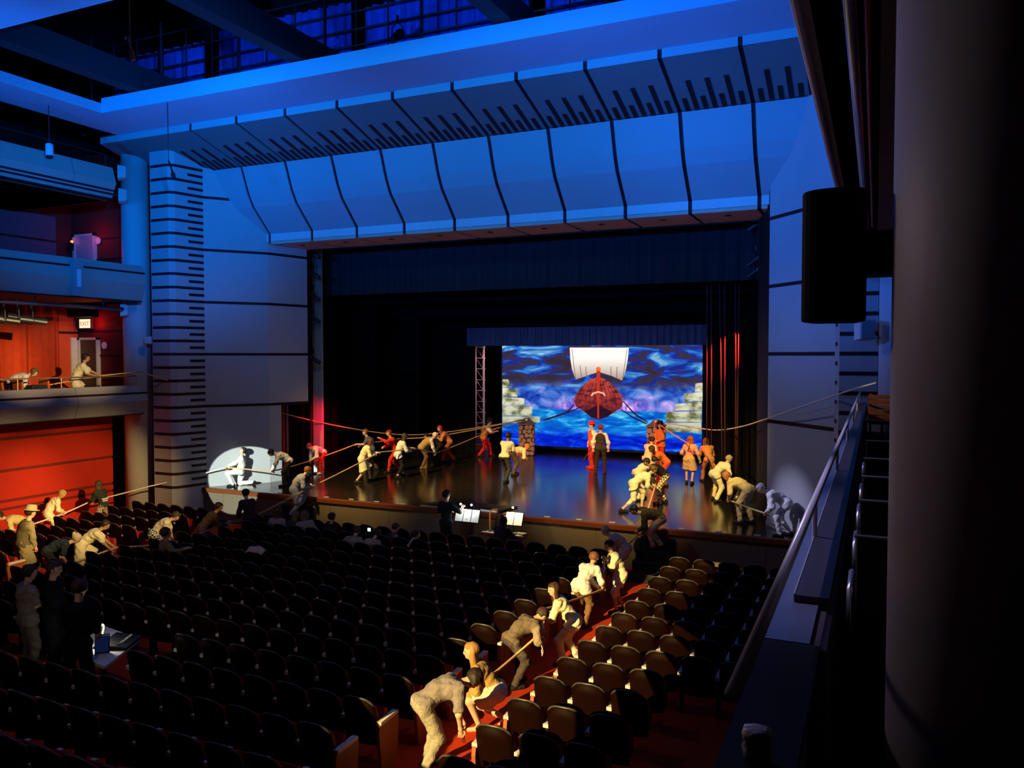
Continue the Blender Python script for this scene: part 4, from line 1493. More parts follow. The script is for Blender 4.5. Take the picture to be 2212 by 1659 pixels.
who('creamD', 'person in cream shirt and trousers with dark bun stooping to the right', 1384, 1080, 22, 0, **{**BENT, 'lean': 50, 'bend': 20}, H=1.6, top=CREAM, hem=.3, bot=CREAM, hs='bun', hair=(.015, .012, .01))
who('plaid', 'person in black shirt and brown plaid trousers stooping to the left', 1428, 1088, 190, 0, **{**BENT, 'lean': 50}, H=1.62, top=BLK, sleeve='short', bot=(.75, .68, .42), botk='plaid', leg=.95, hair=(.02, .015, .012), skin='tan')
who('creamE', 'person in cream shirt and cropped trousers, black shoes, one leg stretched back', 1366, 1104, 14, 0, pel=(.02, .78), lean=50, bend=16, lf=(.30, .12), rf=(-.34, -.14), lh=(.62, .10, .72), rh=(.52, -.08, .68), H=1.64, top=CREAM, hem=.25, bot=CREAM, leg=.72, hair=(.10, .06, .03), hs='bun')
who('brownA', 'person in dark brown shirt crouching on the right step unit', 1420, 1172, 186, -.425, y=19.16, pel=(-.10, .78), lean=62, bend=26, lf=(.10, .12), rf=(-.12, -.10), lh=(.48, .10, .50), rh=(.40, -.08, .45), H=1.66, top=(.07, .06, .025), bot=(.42, .30, .22), hair=(.015, .012, .01), leg=.95)
who('tanA', 'person in knee-length tan tunic with black boots looking upstage', 1488, 1045, 78, 0, pel=(0, .90), lean=14, bend=4, lf=(.10, .10), rf=(-.08, -.12), lh=(.34, .22, .96), rh=(.22, -.34, .86), H=1.58, top=(.60, .42, .22), hem=.85, bot=(.6, .42, .22), leg=.5, hs='long', hair=(.20, .09, .04))
who('orangeB', 'person in orange shirt with long brown hair near the right side curtains', 1530, 1042, 110, 0, **{**PULL, 'lean': 28}, H=1.6, top=(.65, .28, .10), bot=(.5, .2, .1), hs='vlong', hair=(.14, .05, .02))
who('creamF', 'person in cream shirt and long trousers leaning left, feet wide apart', 1544, 1082, 40, 0, pel=(-.02, .84), lean=52, bend=8, lf=(.16, .24), rf=(-.12, -.22), lh=(.52, .16, .72), rh=(.46, -.22, .66), H=1.62, top=CREAM, hem=.15, bot=(.70, .62, .36), hair=(.35, .30, .18))
who('creamG', 'person in yellow top and beige trousers with long brown hair hanging down', 1610, 1130, 150, 0, pel=(-.10, .88), lean=64, bend=14, lf=(.06, .16), rf=(-.10, -.14), lh=(.42, .10, .60), rh=(.34, -.08, .58), H=1.70, top=(.70, .58, .26), bot=(.52, .44, .30), hs='long', hair=(.30, .13, .05))
who('whiteB', 'person in white shirt and trousers stooping by the right wall', 1692, 1158, 188, 0, pel=(-.08, .84), lean=58, bend=12, lf=(.10, .12), rf=(-.16, -.14), lh=(.42, .10, .62), rh=(.36, -.08, .60), H=1.62, top=WHITE, hem=.3, bot=WHITE, hair=(.3, .28, .3))
who('paleA', 'person in pale pink shirt stooping next to the right step unit', 1350, 1256, 170, None, pel=(-.04, .84), lean=40, bend=24, lh=(.30, .10, .66), rh=(.26, -.1, .62), H=1.56, top=(.45, .34, .30), hem=.4, bot=(.4, .28, .25), hair=(.4, .3, .26))

# ---- in the right aisle
N = .0145
who('walker', 'person in cream tunic holding rope to the mouth in the right aisle', 1338, 1322, 196, None, h=N, pel=(-.04, .88), lean=18, bend=12, hp=14, lf=(.10, .10), rf=(-.14, -.12), lh=(.34, .05, 1.22), rh=(.30, -.08, 1.14), H=1.56, top=CREAM, hem=.55, bot=CREAM, leg=.62, sleeve='short', hair=(.05, .03, .02), skin='tan')
who('aisle2', 'person in white shirt and brown trousers bending away with back turned in the right aisle', 1258, 1352, 58, None, h=N, pel=(-.08, .88), lean=46, bend=14, hp=30, lf=(.08, .12), rf=(-.10, -.12), lh=(.42, -.18, .66), rh=(.46, -.22, .74), H=1.62, top=WHITE, hem=.25, bot=(.20, .11, .05), hair=(.16, .07, .03))
who('aisle3', 'person in white blouse and trousers with long dark hair looking back in the right aisle', 1226, 1436, 172, None, h=N, pel=(-.14, .82), lean=44, bend=-6, hp=8, hy=34, lf=(.06, .12), rf=(-.20, -.10), lh=(.44, .10, .98), rh=(.40, -.06, .90), H=1.58, top=CREAM, hem=.3, bot=(.76, .70, .50), hs='vlong', hair=(.05, .022, .012), skin='fair')
who('aisle4', 'person in grey sweater and dark trousers stooping with head down in the right aisle', 1118, 1482, 32, None, h=N, pel=(-.14, .82), lean=48, bend=22, hp=70, lf=(.08, .12), rf=(-.14, -.12), lh=(.46, .04, .84), rh=(.40, -.12, .76), H=1.60, top=(.15, .115, .085), bot=(.07, .055, .05), hair=(.05, .03, .02), hs='short')
who('aisle5', 'person with long fair hair in brown jacket and white skirt crouching in aisle', 1060, 1572, 178, None, h=N, pel=(-.10, .56), lean=42, bend=-4, hp=4, hy=10, lf=(.16, .12), rf=(-.22, -.12, 0, 30), lh=(.36, .10, .50), rh=(.30, -.10, .48), H=1.60, top=(.40, .25, .085), hem=.2, bot=(.72, .66, .52), skirt=.75, hs='vlong', hair=(.36, .19, .06), skin='fair', bare=True)
who('aisle6', 'person in grey T-shirt and dark trousers with curly dark hair bending over an aisle seat', 922, 1668, 18, None, h=N, pel=(-.06, .86), lean=58, bend=22, hp=78, lf=(.04, .12), rf=(-.08, -.12), lh=(.46, .06, .56), rh=(.40, -.12, .52), H=1.70, top=(.22, .19, .19), sleeve='short', bot=(.30, .27, .22), hs='long', hair=(.02, .012, .008), skin='fair')

# ---- left aisle and red wall
who('left1', 'person in brown top leaning right with arm stretched near the left aisle front', 444, 1204, 10, None, pel=(-.10, .82), lean=42, bend=4, hp=20, lf=(.20, .12), rf=(-.30, -.14), lh=(.62, .06, .92), rh=(.54, -.06, .86), H=1.64, top=(.13, .075, .04), bot=(.22, .12, .10), hair=(.03, .02, .015))
who('left2', 'person in dark maroon top standing by the front seats under the light circle', 540, 1188, 120, None, pel=(0, .90), lean=12, bend=8, lh=(.34, .14, .90), rh=(.30, -.12, .86), H=1.66, top=(.06, .035, .03), bot=BLK, hair=(.015, .012, .01))
who('left3', 'person in cream top and black-white checked skirt pulling rope in the left aisle', 340, 1222, 352, None, h=.018, pel=(-.08, .86), lean=40, bend=16, hp=52, lf=(.10, .12), rf=(-.18, -.12), lh=(.40, .08, .60), rh=(.34, -.08, .66), H=1.62, top=CREAM, bot=(.75, .75, .70), botk='check', skirt=.85, hair=(.05, .03, .02), sleeve='short')
who('left4', 'person in cream tunic with dark hair lunging to the right in the left aisle', 186, 1246, 2, None, h=.018, pel=(-.12, .80), lean=50, bend=6, hp=40, lf=(.28, .12), rf=(-.42, -.14), lh=(.66, .06, .62), rh=(.58, -.08, .58), H=1.66, top=CREAM, hem=.75, bot=CREAM, leg=.55, sleeve='short', hair=(.02, .015, .01), skin='tan')
who('left5', 'person in dark clothes with a spotted head scarf bending among the left seats', 112, 1262, 352, None, pel=(-.10, .82), lean=60, bend=20, lh=(.10, .16, .48), rh=(.34, -.08, .52), H=1.60, top=(.02, .03, .05), sleeve='short', bot=BLK, hair=(.45, .38, .26), hs='bun')
who('left6', 'tall person in long olive coat and hat standing in the left aisle', 50, 1264, 20, None, pel=(0, .92), lean=10, bend=8, lh=(.26, .16, .86), rh=(.22, -.14, .82), H=1.74, top=(.25, .21, .11), hem=.95, bot=(.42, .36, .22), hat=(.40, .34, .20), hair=(.03, .02, .015), vest=(.10, .085, .05))
who('left7', 'person in yellow shirt bending low to the left by the red wall', 52, 1192, 182, None, pel=(-.10, .84), lean=66, bend=14, lh=(.46, .10, .62), rh=(.4, -.08, .58), H=1.62, top=(.68, .55, .24), bot=CREAM, hair=(.03, .02, .012))
who('left8', 'person in cream shirt with long blonde hair holding rope by the red wall', 108, 1168, 14, None, pel=(-.06, .86), lean=26, bend=16, hp=40, lh=(.40, .06, .86), rh=(.34, -.08, .84), H=1.58, top=CREAM, hem=.4, bot=CREAM, hs='long', hair=(.40, .25, .08))
left9 = who('left9', 'person in dark green shirt with white back print by the red wall', 222, 1152, 132, None, pel=(-.06, .88), lean=14, bend=6, hp=10, lh=(.44, .04, 1.02), rh=(.38, -.06, .98), H=1.60, top=(.035, .045, .03), bot=(.55, .42, .35), leg=.5, hs='long', hair=(.08, .05, .025))
for r_ in range(2):
    for c_ in range(4 - r_):
        MB().box(-.160, .09 - c_ * .055 - .03 * r_, 1.045 - .06 * r_, -.118, .125 - c_ * .055 - .03 * r_, 1.085 - .06 * r_).build('back_print', cloth((.85, .85, .80)), person.last)

# ---- lowest left gallery
gp = Vector((-22.0, P(166, 810, x=-22.0).y, 2.72))
HAND['gal1'] = person('person in cream tunic pulling the rope at the gallery rail', gp, math.radians(6) + YAW + .50, 1.70, .02, pel=(-.06, .86), lean=26, bend=4, hp=12, lf=(.20, .12), rf=(-.22, -.12), lh=(.62, .05, .98), rh=(.50, -.08, .96),
                      top=CREAM, hem=.6, bot=CREAM, sleeve='short', hair=(.02, .015, .01), skin='tan')
gp = Vector((-22.5, P(30, 810, x=-22.5).y, 2.72))
HAND['gal2'] = person('person in white shirt with brown hair stooping behind the gallery seats', gp, math.radians(0) + YAW + .55, 1.62, .02, pel=(-.12, .84), lean=58, bend=16, hp=50, lh=(.46, .08, .70), rh=(.40, -.08, .66), top=WHITE, bot=BLK, hs='long', hair=(.10, .06, .03))

# ---- orchestra and audience
cp = Vector((P(964, 1120, y=18.55).x, 18.55, zf(18.55)))
HAND['cond'] = person('person in navy shirt conducting at the music stand', cp, math.pi / 2 - .15, 1.74, .018, lh=(.30, .16, 1.15), rh=(.36, -.26, 1.30), top=(.018, .025, .04), sleeve='short', bot=(.02, .018, .018), hair=(.015, .012, .012), grip=False)
kp = Vector((P(1080, 1140, y=18.35).x, 18.35, zf(18.35)))
SIT = dict(pel=(0, .50), lf=(.42, .13), rf=(.42, -.13))
HAND['keys'] = person('person with long dark brown hair seated at the keyboard', kp, math.pi / 2 - .12, 1.66, .018, **SIT, lean=8, bend=6, lh=(.48, .16, .78), rh=(.48, -.16, .78), top=(.03, .02, .03), bot=BLK, hs='vlong', hair=(.05, .025, .012), grip=False)
SITS = dict(pel=(.10, .50), lf=(.50, .12), rf=(.50, -.12))
FRONT = ((592, 1128, 'person with long auburn hair seated in front of the left step unit', 'vlong', (.10, .045, .02), (.45, .30, .22), 1.6),
         (617, 1136, 'person with fair wavy hair in a dark top seated near the left step unit', 'long', (.20, .13, .07), (.05, .04, .035), 1.55),
         (660, 1132, 'person with long light brown hair turning sideways in the front seats', 'vlong', (.16, .09, .05), (.40, .28, .22), 1.62),
         (706, 1136, 'person in black vest with bare shoulders in the front seats', 'short', (.03, .02, .015), (.02, .02, .02), 1.6),
         (748, 1152, 'person in beige shirt with short hair seated in the front rows', 'short', (.05, .03, .02), (.34, .25, .15), 1.6),
         (783, 1160, 'person in beige shirt with dark bun holding a small bright screen', 'bun', (.02, .015, .012), (.36, .27, .17), 1.6),
         (826, 1146, 'person slumped sideways with bare arms over the front seats', 'short', (.05, .03, .025), (.12, .08, .06), 1.55),
         (866, 1142, 'person in black lying back over a front seat with arm up', 'short', (.03, .02, .015), (.03, .025, .025), 1.5))
FSEAT = []
for i, (u, v, lb, hs_, hc_, tc_, H_) in enumerate(FRONT):
    yy = rows[1] + .16 if i not in (4, 5) else rows[2] + .16
    p = P(u, v, y=yy)
    p = Vector((p.x, yy, zf(yy)))
    person(lb, p, math.pi / 2 + (.2, -.3, .5, -.2, .1, -.1, -.7, -.9)[i], H_, .02, **SITS, lean=(6, 12, 14, 4, 30, 34, 26, 22)[i], bend=(6, 14, 10, 4, 18, 16, 10, 6)[i], side=(0, 0, 8, 0, 0, 0, 26, -30)[i], lh=(.36, .16, .62), rh=((.36, -.16, .62) if i not in (6, 7) else (.25, -.42, .95)),
           top=tc_, bot=BLK, hs=hs_, hair=hc_, sleeve='short' if i in (3, 6, 7) else 'long', skin='fair', grip=False)

# ---- sound desk crew
who('crew1', 'person in grey polo shirt with arms folded beside the sound desk', 62, 1462, 20, None, h=.016, lh=(.26, -.08, 1.12), rh=(.24, .08, 1.08), H=1.72, top=(.20, .165, .15), sleeve='short', hem=.15, bot=(.16, .14, .12), hair=(.02, .015, .012), hp=12)
who('crew2', 'person in black hooded top standing between polo shirt and black jacket', 116, 1452, 340, None, h=.016, lh=(.22, .02, 1.0), rh=(.22, -.02, .98), H=1.74, top=(.008, .008, .009), bot=BLK, hair=(.03, .02, .02), hp=10)
who('crew3', 'person in black jacket with back turned at the sound desk', 168, 1536, 66, None, h=.016, lh=(.36, .2, .95), rh=(.36, -.12, .95), lean=8, H=1.80, top=(.006, .006, .007), bot=BLK, hair=(.035, .015, .01), hp=14)
yy = rows[5] + .14
p = P(352, 1330, y=yy)
p = Vector((P(352, 1345, y=yy).x, yy, zf(yy)))
person('person with curly brown hair in tan shirt seated alone with arm along the seats', p, math.pi / 2 - .45, 1.72, .016, **SITS, lean=-4, bend=4, lh=(.40, .1, .62), rh=(.34, -.55, .92), top=(.34, .20, .075), bot=BLK, hs='curly', hair=(.07, .035, .015), grip=False)

# ================================================================== THEATRE SEATS
SHELL = mat('seat_shell', (0.0062, 0.0013, 0.0006), 0.6, 0.05, vary=.2)
SEATRED = mat('seat_red_cloth', (0.30, 0.022, 0.018), 0.9, 0.1, vary=.15, scale=20)
ARMW = mat('armrest_wood', (0.66, 0.56, 0.50), 0.35, 0.5)
DKMET = mat('seat_metal', (0.015, 0.015, 0.017), .5, .4)
ENDP = wood('aisle_panel_wood', (0.36, 0.09, 0.025), (0.24, 0.055, 0.015), .45, axis=2)


def mesh_of(mb, name, m_, smooth=False):
    me = bpy.data.meshes.new(name)
    me.from_pydata(mb.v, [], mb.f)
    me.materials.append(m_)
    if smooth:
        me.polygons.foreach_set('use_smooth', [True] * len(me.polygons))
    me.update()
    return me


def back_sheet(w0, z0, z1, th, yo, crown):
    """reclined, side-curved sheet with a rounded top"""
    NX, NZ = 7, 5
    fr, bk = [], []
    for k in range(NZ):
        t = k / (NZ - 1)
        for i in range(NX):
            s = -1 + 2 * i / (NX - 1)
            top = z1 - crown * abs(s) ** 3.2
            z = z0 + (top - z0) * t
            wd = w0 * (0.94 + 0.06 * t) * (1 - .06 * max(0, t - .8) / .2)
            x = s * wd / 2
            yy = yo - .15 * (z - z0) / (z1 - z0) + .045 * s * s
            fr.append((x, yy + th / 2, z))
            bk.append((x, yy - th / 2, z))
    N = NX * NZ
    vs_ = fr + bk
    fs = []
    for k in range(NZ - 1):
        for i in range(NX - 1):
            a = k * NX + i
            fs.append((a + 1, a, a + NX, a + NX + 1))
            fs.append((N + a, N + a + 1, N + a + NX + 1, N + a + NX))
    for i in range(NX - 1):
        a = (NZ - 1) * NX + i
        fs.append((a + 1, a, N + a, N + a + 1))
        fs.append((i, i + 1, N + i + 1, N + i))
    for k in range(NZ - 1):
        a = k * NX
        fs.append((a, N + a, N + a + NX, a + NX))
        a = k * NX + NX - 1
        fs.append((a + NX, N + a + NX, N + a, a))
    return MB().add(vs_, fs)


ME_SHELL = mesh_of(back_sheet(.475, .30, .93, .035, 0.0, .10), 'back_shell', SHELL, True)
ME_CUSH = mesh_of(back_sheet(.43, .40, .89, .06, .045, .09), 'back_cushion', SEATRED, True)
rp = []
for i in range(13):
    q = -1 + 2 * i / 12
    zt = .93 - .10 * abs(q) ** 3.2
    rp.append((q * .475 * .94 / 2, -.15 * (zt - .30) / .63 + .045 * q * q, zt))
ME_RIM = mesh_of(MB().tube(rp, .016, 6), 'top_rim', mat('seat_rim', (.05, .046, .04), .35, .45), True)
# tipped-up seat
sm = MB().extrude([(.10, .36), (.19, .34), (.24, .44), (.21, .70), (.15, .73), (.11, .60)], 0, -.225, .225)
ME_SEAT = mesh_of(sm, 'seat_cushion', SEATRED)
am = MB().extrude([(-.05, .635), (.30, .645), (.34, .635), (.34, .60), (-.05, .59)], 0, -.034, .034)
ME_ARM = mesh_of(am, 'armrest', ARMW)
ME_STD = mesh_of(MB().extrude([(.02, 0), (.20, 0), (.17, .10), (.16, .50), (.28, .57), (-.02, .56), (.03, .40)], 0, -.018, .018), 'arm_standard', DKMET)
ME_END = mesh_of(MB().extrude([(-.02, .0), (.32, .0), (.36, .57), (.30, .60), (-.06, .60), (-.08, .50)], 0, -.025, .025), 'end_panel', ENDP)

BLOCKS = (('central', -5.45, 20, 'dark theatre seat with red upholstery in the wide central block'),
          ('right', -.40, 7, 'dark theatre seat with red upholstery in the block between right aisle and box'),
          ('left', -17.55, 6, 'dark theatre seat with red upholstery in the block beside the red wall'))
SKIP = []            # (x, y, radius) of places kept free of seats
SKIP += [(-12.1, 8.5, .75), (-11.0, 8.6, 1.1), (-10.3, 8.0, .6), (-9.9, 8.6, .5)]
SKIP += [(q.x, q.y, .40) for q in STAND]


def in_view(p, pad=60):
    q = np.array([p[0], p[1], p[2] - CAM_Z])
    D = q @ _fw
    if D < .5:
        return None
    u, v = 1106 + F_PX * (q @ _rt) / D, 829.5 - F_PX * (q @ _up) / D
    return D if -pad < u < 2212 + pad and -pad < v < 1659 + pad else None


cands = []
for bn, x0, n, lb in BLOCKS:
    for ri, ry in enumerate(rows):
        for j in range(n):
            x = x0 - PITCH_S * (j + .5)
            if any((x - a) ** 2 + (ry - b) ** 2 < c * c for a, b, c in SKIP):
                continue
            z = zf(ry)
            D = in_view((x, ry, z + .7))
            if D is None:
                continue
            if x > -2.3 and ry < 11.0:          # hidden behind the box parapet
                continue
            cands.append((D, bn, x, ry, z, j, n, lb))
cands.sort()
SEATS = {}
for i, (D, bn, x, ry, z, j, n, lb) in enumerate(cands[:300]):
    if bn == 'central' and j == 0:
        lb = 'dark theatre seat with a wooden end panel on the left side of the right aisle'
    elif bn == 'right' and j == n - 1:
        lb = 'dark theatre seat with lit brown back on the right side of the right aisle'
    elif bn == 'central' and j == n - 1:
        lb = 'dark theatre seat at the left aisle end of the central block'
    r = root('theatre_seat', (x, ry, z), lb, 'seat', 'theatre seats in the ' + bn + ' block')
    share('back_shell', ME_SHELL, r, (0, 0, 0))
    share('top_rim', ME_RIM, r, (0, 0, 0))
    share('back_cushion', ME_CUSH, r, (0, 0, 0))
    share('seat_cushion', ME_SEAT, r, (0, 0, 0))
    share('armrest', ME_ARM, r, (-PITCH_S / 2, 0, 0))
    if j == n - 1:
        share('end_panel', ME_END, r, (-PITCH_S / 2, 0, 0))
    else:
        share('arm_standard', ME_STD, r, (-PITCH_S / 2, 0, 0))
    if j == 0:
        share('armrest', ME_ARM, r, (PITCH_S / 2, 0, 0))
        share('end_panel', ME_END, r, (PITCH_S / 2, 0, 0))
far = {}
for (D, bn, x, ry, z, j, n, lb) in cands[300:]:
    for me, dx in ((ME_SHELL, 0), (ME_RIM, 0), (ME_CUSH, 0), (ME_SEAT, 0), (ME_ARM, -PITCH_S / 2), (ME_STD, -PITCH_S / 2)):
        a, f = far.setdefault(me.name, ([], []))
        o = len(a)
        a += [(v.co.x + x + dx, v.co.y + ry, v.co.z + z) for v in me.vertices]
        f += [tuple(k + o for k in p.vertices) for p in me.polygons]
fm = MB()
mi = []
mats_ = [ME_SHELL, ME_RIM, ME_CUSH, ME_SEAT, ME_ARM, ME_STD]
for k, me in enumerate(mats_):
    if me.name in far:
        fm.add(*far[me.name])
        mi += [k] * len(far[me.name][1])
o = fm.build('seat_rows', SHELL)
for me in mats_[1:]:
    o.data.materials.append(me.materials[0])
o.data.polygons.foreach_set('material_index', mi)
tag(o, 'front rows of dark theatre seats nearest the stage', 'seats', kind='stuff')
print('seats', len(cands))

# ================================================================== PROPS
def spline(pts, n=10):
    pts = [Vector(p) for p in pts]
    q = [pts[0] * 2 - pts[1]] + pts + [pts[-1] * 2 - pts[-2]]
    out = []
    for i in range(1, len(q) - 2):
        a, b, c, d = q[i - 1], q[i], q[i + 1], q[i + 2]
        for k in range(n):
            t = k / n
            out.append(.5 * ((2 * b) + (c - a) * t + (2 * a - 5 * b + 4 * c - d) * t * t + (3 * b - a - 3 * c + d) * t ** 3))
    return out + [pts[-1]]


def sagged(pts, sag):
    """straight spans with a little sag between the hands that hold the line"""
    pts = [Vector(p) for p in pts]
    out = [pts[0]]
    for a, b in zip(pts[:-1], pts[1:]):
        L = (b - a).length
        for k in range(1, 9):
            t = k / 8
            out.append(a.lerp(b, t) - Vector((0, 0, sag * L * 4 * t * (1 - t))))
    return out


ROPE = mat('hemp_rope', (.55, .38, .17), .85, .1, vary=.25, scale=30, bump=.6, bscale=80)
ROPEW = mat('pale_rope', (.70, .62, .50), .85, .1, vary=.2, scale=30)


def rope(label, pts, r=.022, m_=None):
    o = MB().tube(pts, r, 7).build('rope', m_ or ROPE, None, True)
    return tag(o, label, 'rope')


H_ = HAND
rope('long rope sagging from the left gallery rail to the pulley of the left post',
     [H_['gal2']['lh'], H_['gal1']['rh'], H_['gal1']['lh'], P(300, 803, x=-21.2)] + spline([P(330, 812, y=18.3), P(520, 868, y=21.0), P(700, 914, y=24.0), P(850, 938, y=26.8), P(960, 934, y=29.0), PUL_L]))
rope('rope running from the kneeling person across the stage to the left post',
     sagged([H_['kneel']['rh'], H_['kneel']['lh']], .0) + sagged([H_['girl']['lh'], H_['crouch']['lh'], H_['blue']['lh'], P(860, 948, y=27.2), H_['orangeA']['lh'], PUL_L + Vector((0, 0, .04))], .008))
rope('pale rope slanting from the kneeling person down past the round column',
     sagged([H_['kneel']['lh'], P(412, 1030, y=19.4), P(325, 1050, y=18.3), H_['left9']['lh'], H_['left8']['rh'], H_['left7']['lh']], .006), .022, ROPEW)
rope('rope from the left aisle over the left steps to the waistcoat players',
     sagged([H_['left5']['rh'], H_['left4']['lh'], H_['left3']['rh'], H_['left1']['lh'], H_['left2']['rh'], H_['boy']['rh'], H_['cream1']['lh'], H_['whiteA']['lh'], H_['vestA']['lh'], P(1028, 944, y=29.8), H_['vestB']['rh']], .006))
rope('short pale rope from the orange waistcoat to the left post pulley', sagged([H_['vestB']['lh'], PUL_L - Vector((0, 0, .05))], .0), .018, ROPEW)
rope('long rope from the right post pulley past the right wall up to the box',
     spline([PUL_R, P(1480, 920, y=29.4), P(1545, 929, y=26.5), P(1600, 922, y=24.2), P(1656, 905, y=21.05), P(1745, 874, y=19.2), P(1840, 842, y=18.0), P(1893, 827, y=17.0)]), .02, ROPEW)
rope('rope from the right post pulley along the row of players to the right wall',
     sagged([PUL_R + Vector((.03, 0, 0)), P(1490, 960, y=26.4), H_['tanA']['lh'], H_['orangeB']['lh'], H_['creamF']['lh'], H_['creamG']['lh'], H_['whiteB']['lh']], .008))
rope('rope from the right post pulley down through the right aisle',
     sagged([PUL_R - Vector((.04, 0, 0)), H_['redpost']['lh'], H_['creamC']['lh'], H_['creamD']['lh'], H_['creamE']['lh'], H_['brownA']['rh'], H_['paleA']['lh'], H_['walker']['lh'], H_['aisle2']['rh'], H_['aisle3']['lh'], H_['aisle4']['lh'], H_['aisle5']['lh']], .008))


def chain(label, top, n=6):
    r = root('chain', top, label, 'chain')
    M_ = mat('white_chain', (.80, .78, .72), .4, .4)
    for k in range(n):
        pts = []
        for q in range(11):
            a = 2 * math.pi * q / 10
            c_, s_ = .016 * math.cos(a), .030 * math.sin(a)
            z = -.03 - k * .045 + s_
            pts.append((c_, 0, z) if k % 2 == 0 else (0, c_, z))
        MB().tube(pts, .006, 5, False).build('chain_link', M_, r, True)


chain('white plastic chain hanging from the wrist of the grey sweater', H_['aisle4']['rh'])
chain('white plastic chain hanging from the wrist of the grey T-shirt', H_['aisle6']['lh'], 5)
chain('white plastic chain hanging from the hands of the white blouse', H_['aisle3']['rh'], 6)
chain('white plastic chain hanging from the hand of the lunging cream tunic', H_['left4']['rh'], 5)

# stick in the hand of the red-hatted player
a = H_['redhat']['lh']
tag(MB().tube([a + Vector((.04, .0, .1)), a + Vector((-.32, -.1, -.46))], .014, 6).build('walking_stick', mat('dark_stick', (.02, .012, .01), .5), None), 'thin dark stick held by the red-hatted player', 'stick')

# ---- lowest left gallery: curtain, rail, lights, seats
tag(MB().pleats((-25.42, 18.76), (-25.42, 8.0), 2.75, 5.98, .13, .46, 50).build('gallery_curtain', REDCURT, None, True), 'heavy red pleated curtain along the back of the lowest gallery', 'curtain')


def rail_line(name, x, y0, y1, z0, z1, label, cat='rail', r_=.022, step=1.25, m_=None):
    r = root(name, (x, y0, z0), label, cat)
    m_ = m_ or STEEL
    MB().tube([(0, 0, z1 - z0), (0, y1 - y0, z1 - z0)], r_, 10).build('rail_tube', m_, r, True)
    n = int((y1 - y0) / step)
    for k in range(1 if name == 'box_rail' else 0, n + 1):
        yy_ = (y1 - y0) * k / n
        MB().tube([(0, yy_, 0), (0, yy_, z1 - z0)], r_ * .7, 8).build('rail_post', m_, r)
    return r


BRASS = mat('brass_rail', (.60, .42, .20), .3, .5, metal=.6)
rail_line('gallery_rail', -21.30, 8.0, 18.3, 3.36, 3.66, 'thin brass rail on top of the lowest left gallery front', 'rail', .022, 1.15, BRASS)
rail_line('gallery_rail', -21.28, 8.0, 17.3, 9.98, 10.36, 'dark rail on top of the highest left gallery front', 'rail', .02, 1.6, DKSTEEL)
rail_line('box_rail', -.285, 1.85, 18.2, 3.30, 3.53, 'shiny steel rail along the box parapet', 'rail', .019, 2.7, mat('satin_rail', (.85, .83, .88), .22, .8))
r = root('lighting_pipe', (-21.6, 8, 5.76), 'grey lighting pipe under the middle left gallery', 'pipe')
MB().tube([(0, 0, 0), (0, 10.1, 0)], .055, 12).build('pipe', STEEL, r, True)
for k in range(5):
    MB().tube([(0, .6 + 2.2 * k, 0), (0, .6 + 2.2 * k, .27)], .02, 6).build('pipe_hanger', DKSTEEL, r)
for i, (u, v) in enumerate(((8, 690), (38, 688), (68, 692))):
    p = P(u, v, x=-21.6)
    r = root('spotlight', p + Vector((0, 0, .40)), 'dark spotlight hanging from the grey pipe under the middle gallery', 'spotlight', 'spotlights under the middle gallery')
    fixture(r, p, (.35, .85, -.12), 1.25, tuple(p + Vector((0, 0, .40))), mat('fixture_grey', (.05, .055, .05), .35, .5, metal=.4))
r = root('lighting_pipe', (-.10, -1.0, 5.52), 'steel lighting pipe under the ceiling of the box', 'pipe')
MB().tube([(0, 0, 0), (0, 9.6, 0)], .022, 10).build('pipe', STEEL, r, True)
MB().tube([(.055, 0, 0), (.055, 9.4, 0)], .010, 8).build('cable', mat('red_pipe_glint', (.5, .02, .02), .4), r, True)  # red tube stands in for the exit sign's reflection on the pipe
for k in range(4):
    MB().tube([(0, 1.0 + 2.6 * k, 0), (0, 1.0 + 2.6 * k, .52)], .012, 6).build('pipe_hanger', DKSTEEL, r)

GCH = mat('orange_chair_back', (.50, .10, .025), .7, .2)


def gallery_chair(loc, rz, label, group, back):
    r = root('gallery_chair', loc, label, 'chair', group, rz)
    MB().extrude([(.20, .42), (.24, .44), (.27, .92), (.22, .93), (.17, .50)], 1, -.23, .23).build('backrest', back, r, bevel=.01)
    MB().box(-.24, -.23, .40, .22, .23, .47).build('seat', back, r, bevel=.015)
    for sx in (-.20, .18):
        for sy in (-.2, .2):
            MB().tube([(sx, sy, 0), (sx, sy, .41)], .013, 6).build('leg', DKSTEEL, r)
    for sy in (-.25, .25):
        MB().tube([(.22, sy, .50), (.18, sy, .63), (-.18, sy, .63), (-.20, sy, .40)], .014, 6).build('arm', DKSTEEL, r)
    return r


for u, lb in ((14, 'orange gallery chair standing nearest the stooping white shirt'), (56, 'orange gallery chair between the two gallery people'), (112, 'orange gallery chair just behind the gallery person in cream')):
    p = P(u, 800, x=-21.95)
    gallery_chair((-21.95, p.y, 2.72), math.pi * .97 + math.pi * .5, lb, None, GCH)
DCH = mat('dark_chair_back', (.05, .035, .05), .7, .2)
for u in (8, 48, 104, 172, 232):
    p = P(u, 545, x=-22.2)
    gallery_chair((-22.2, p.y, 6.30), math.pi * 1.02, 'dark chair behind the front of the middle gallery', 'dark chairs in the middle gallery', DCH)
p = P(22, 812, x=-22.0)
tag(MB().box(-22.3, p.y + .5, 2.72, -21.8, p.y + .95, 3.45).build('equipment_case', mat('navy_case', (.015, .02, .03), .6), None, bevel=.02), 'dark navy case standing between the orange gallery chairs', 'case')

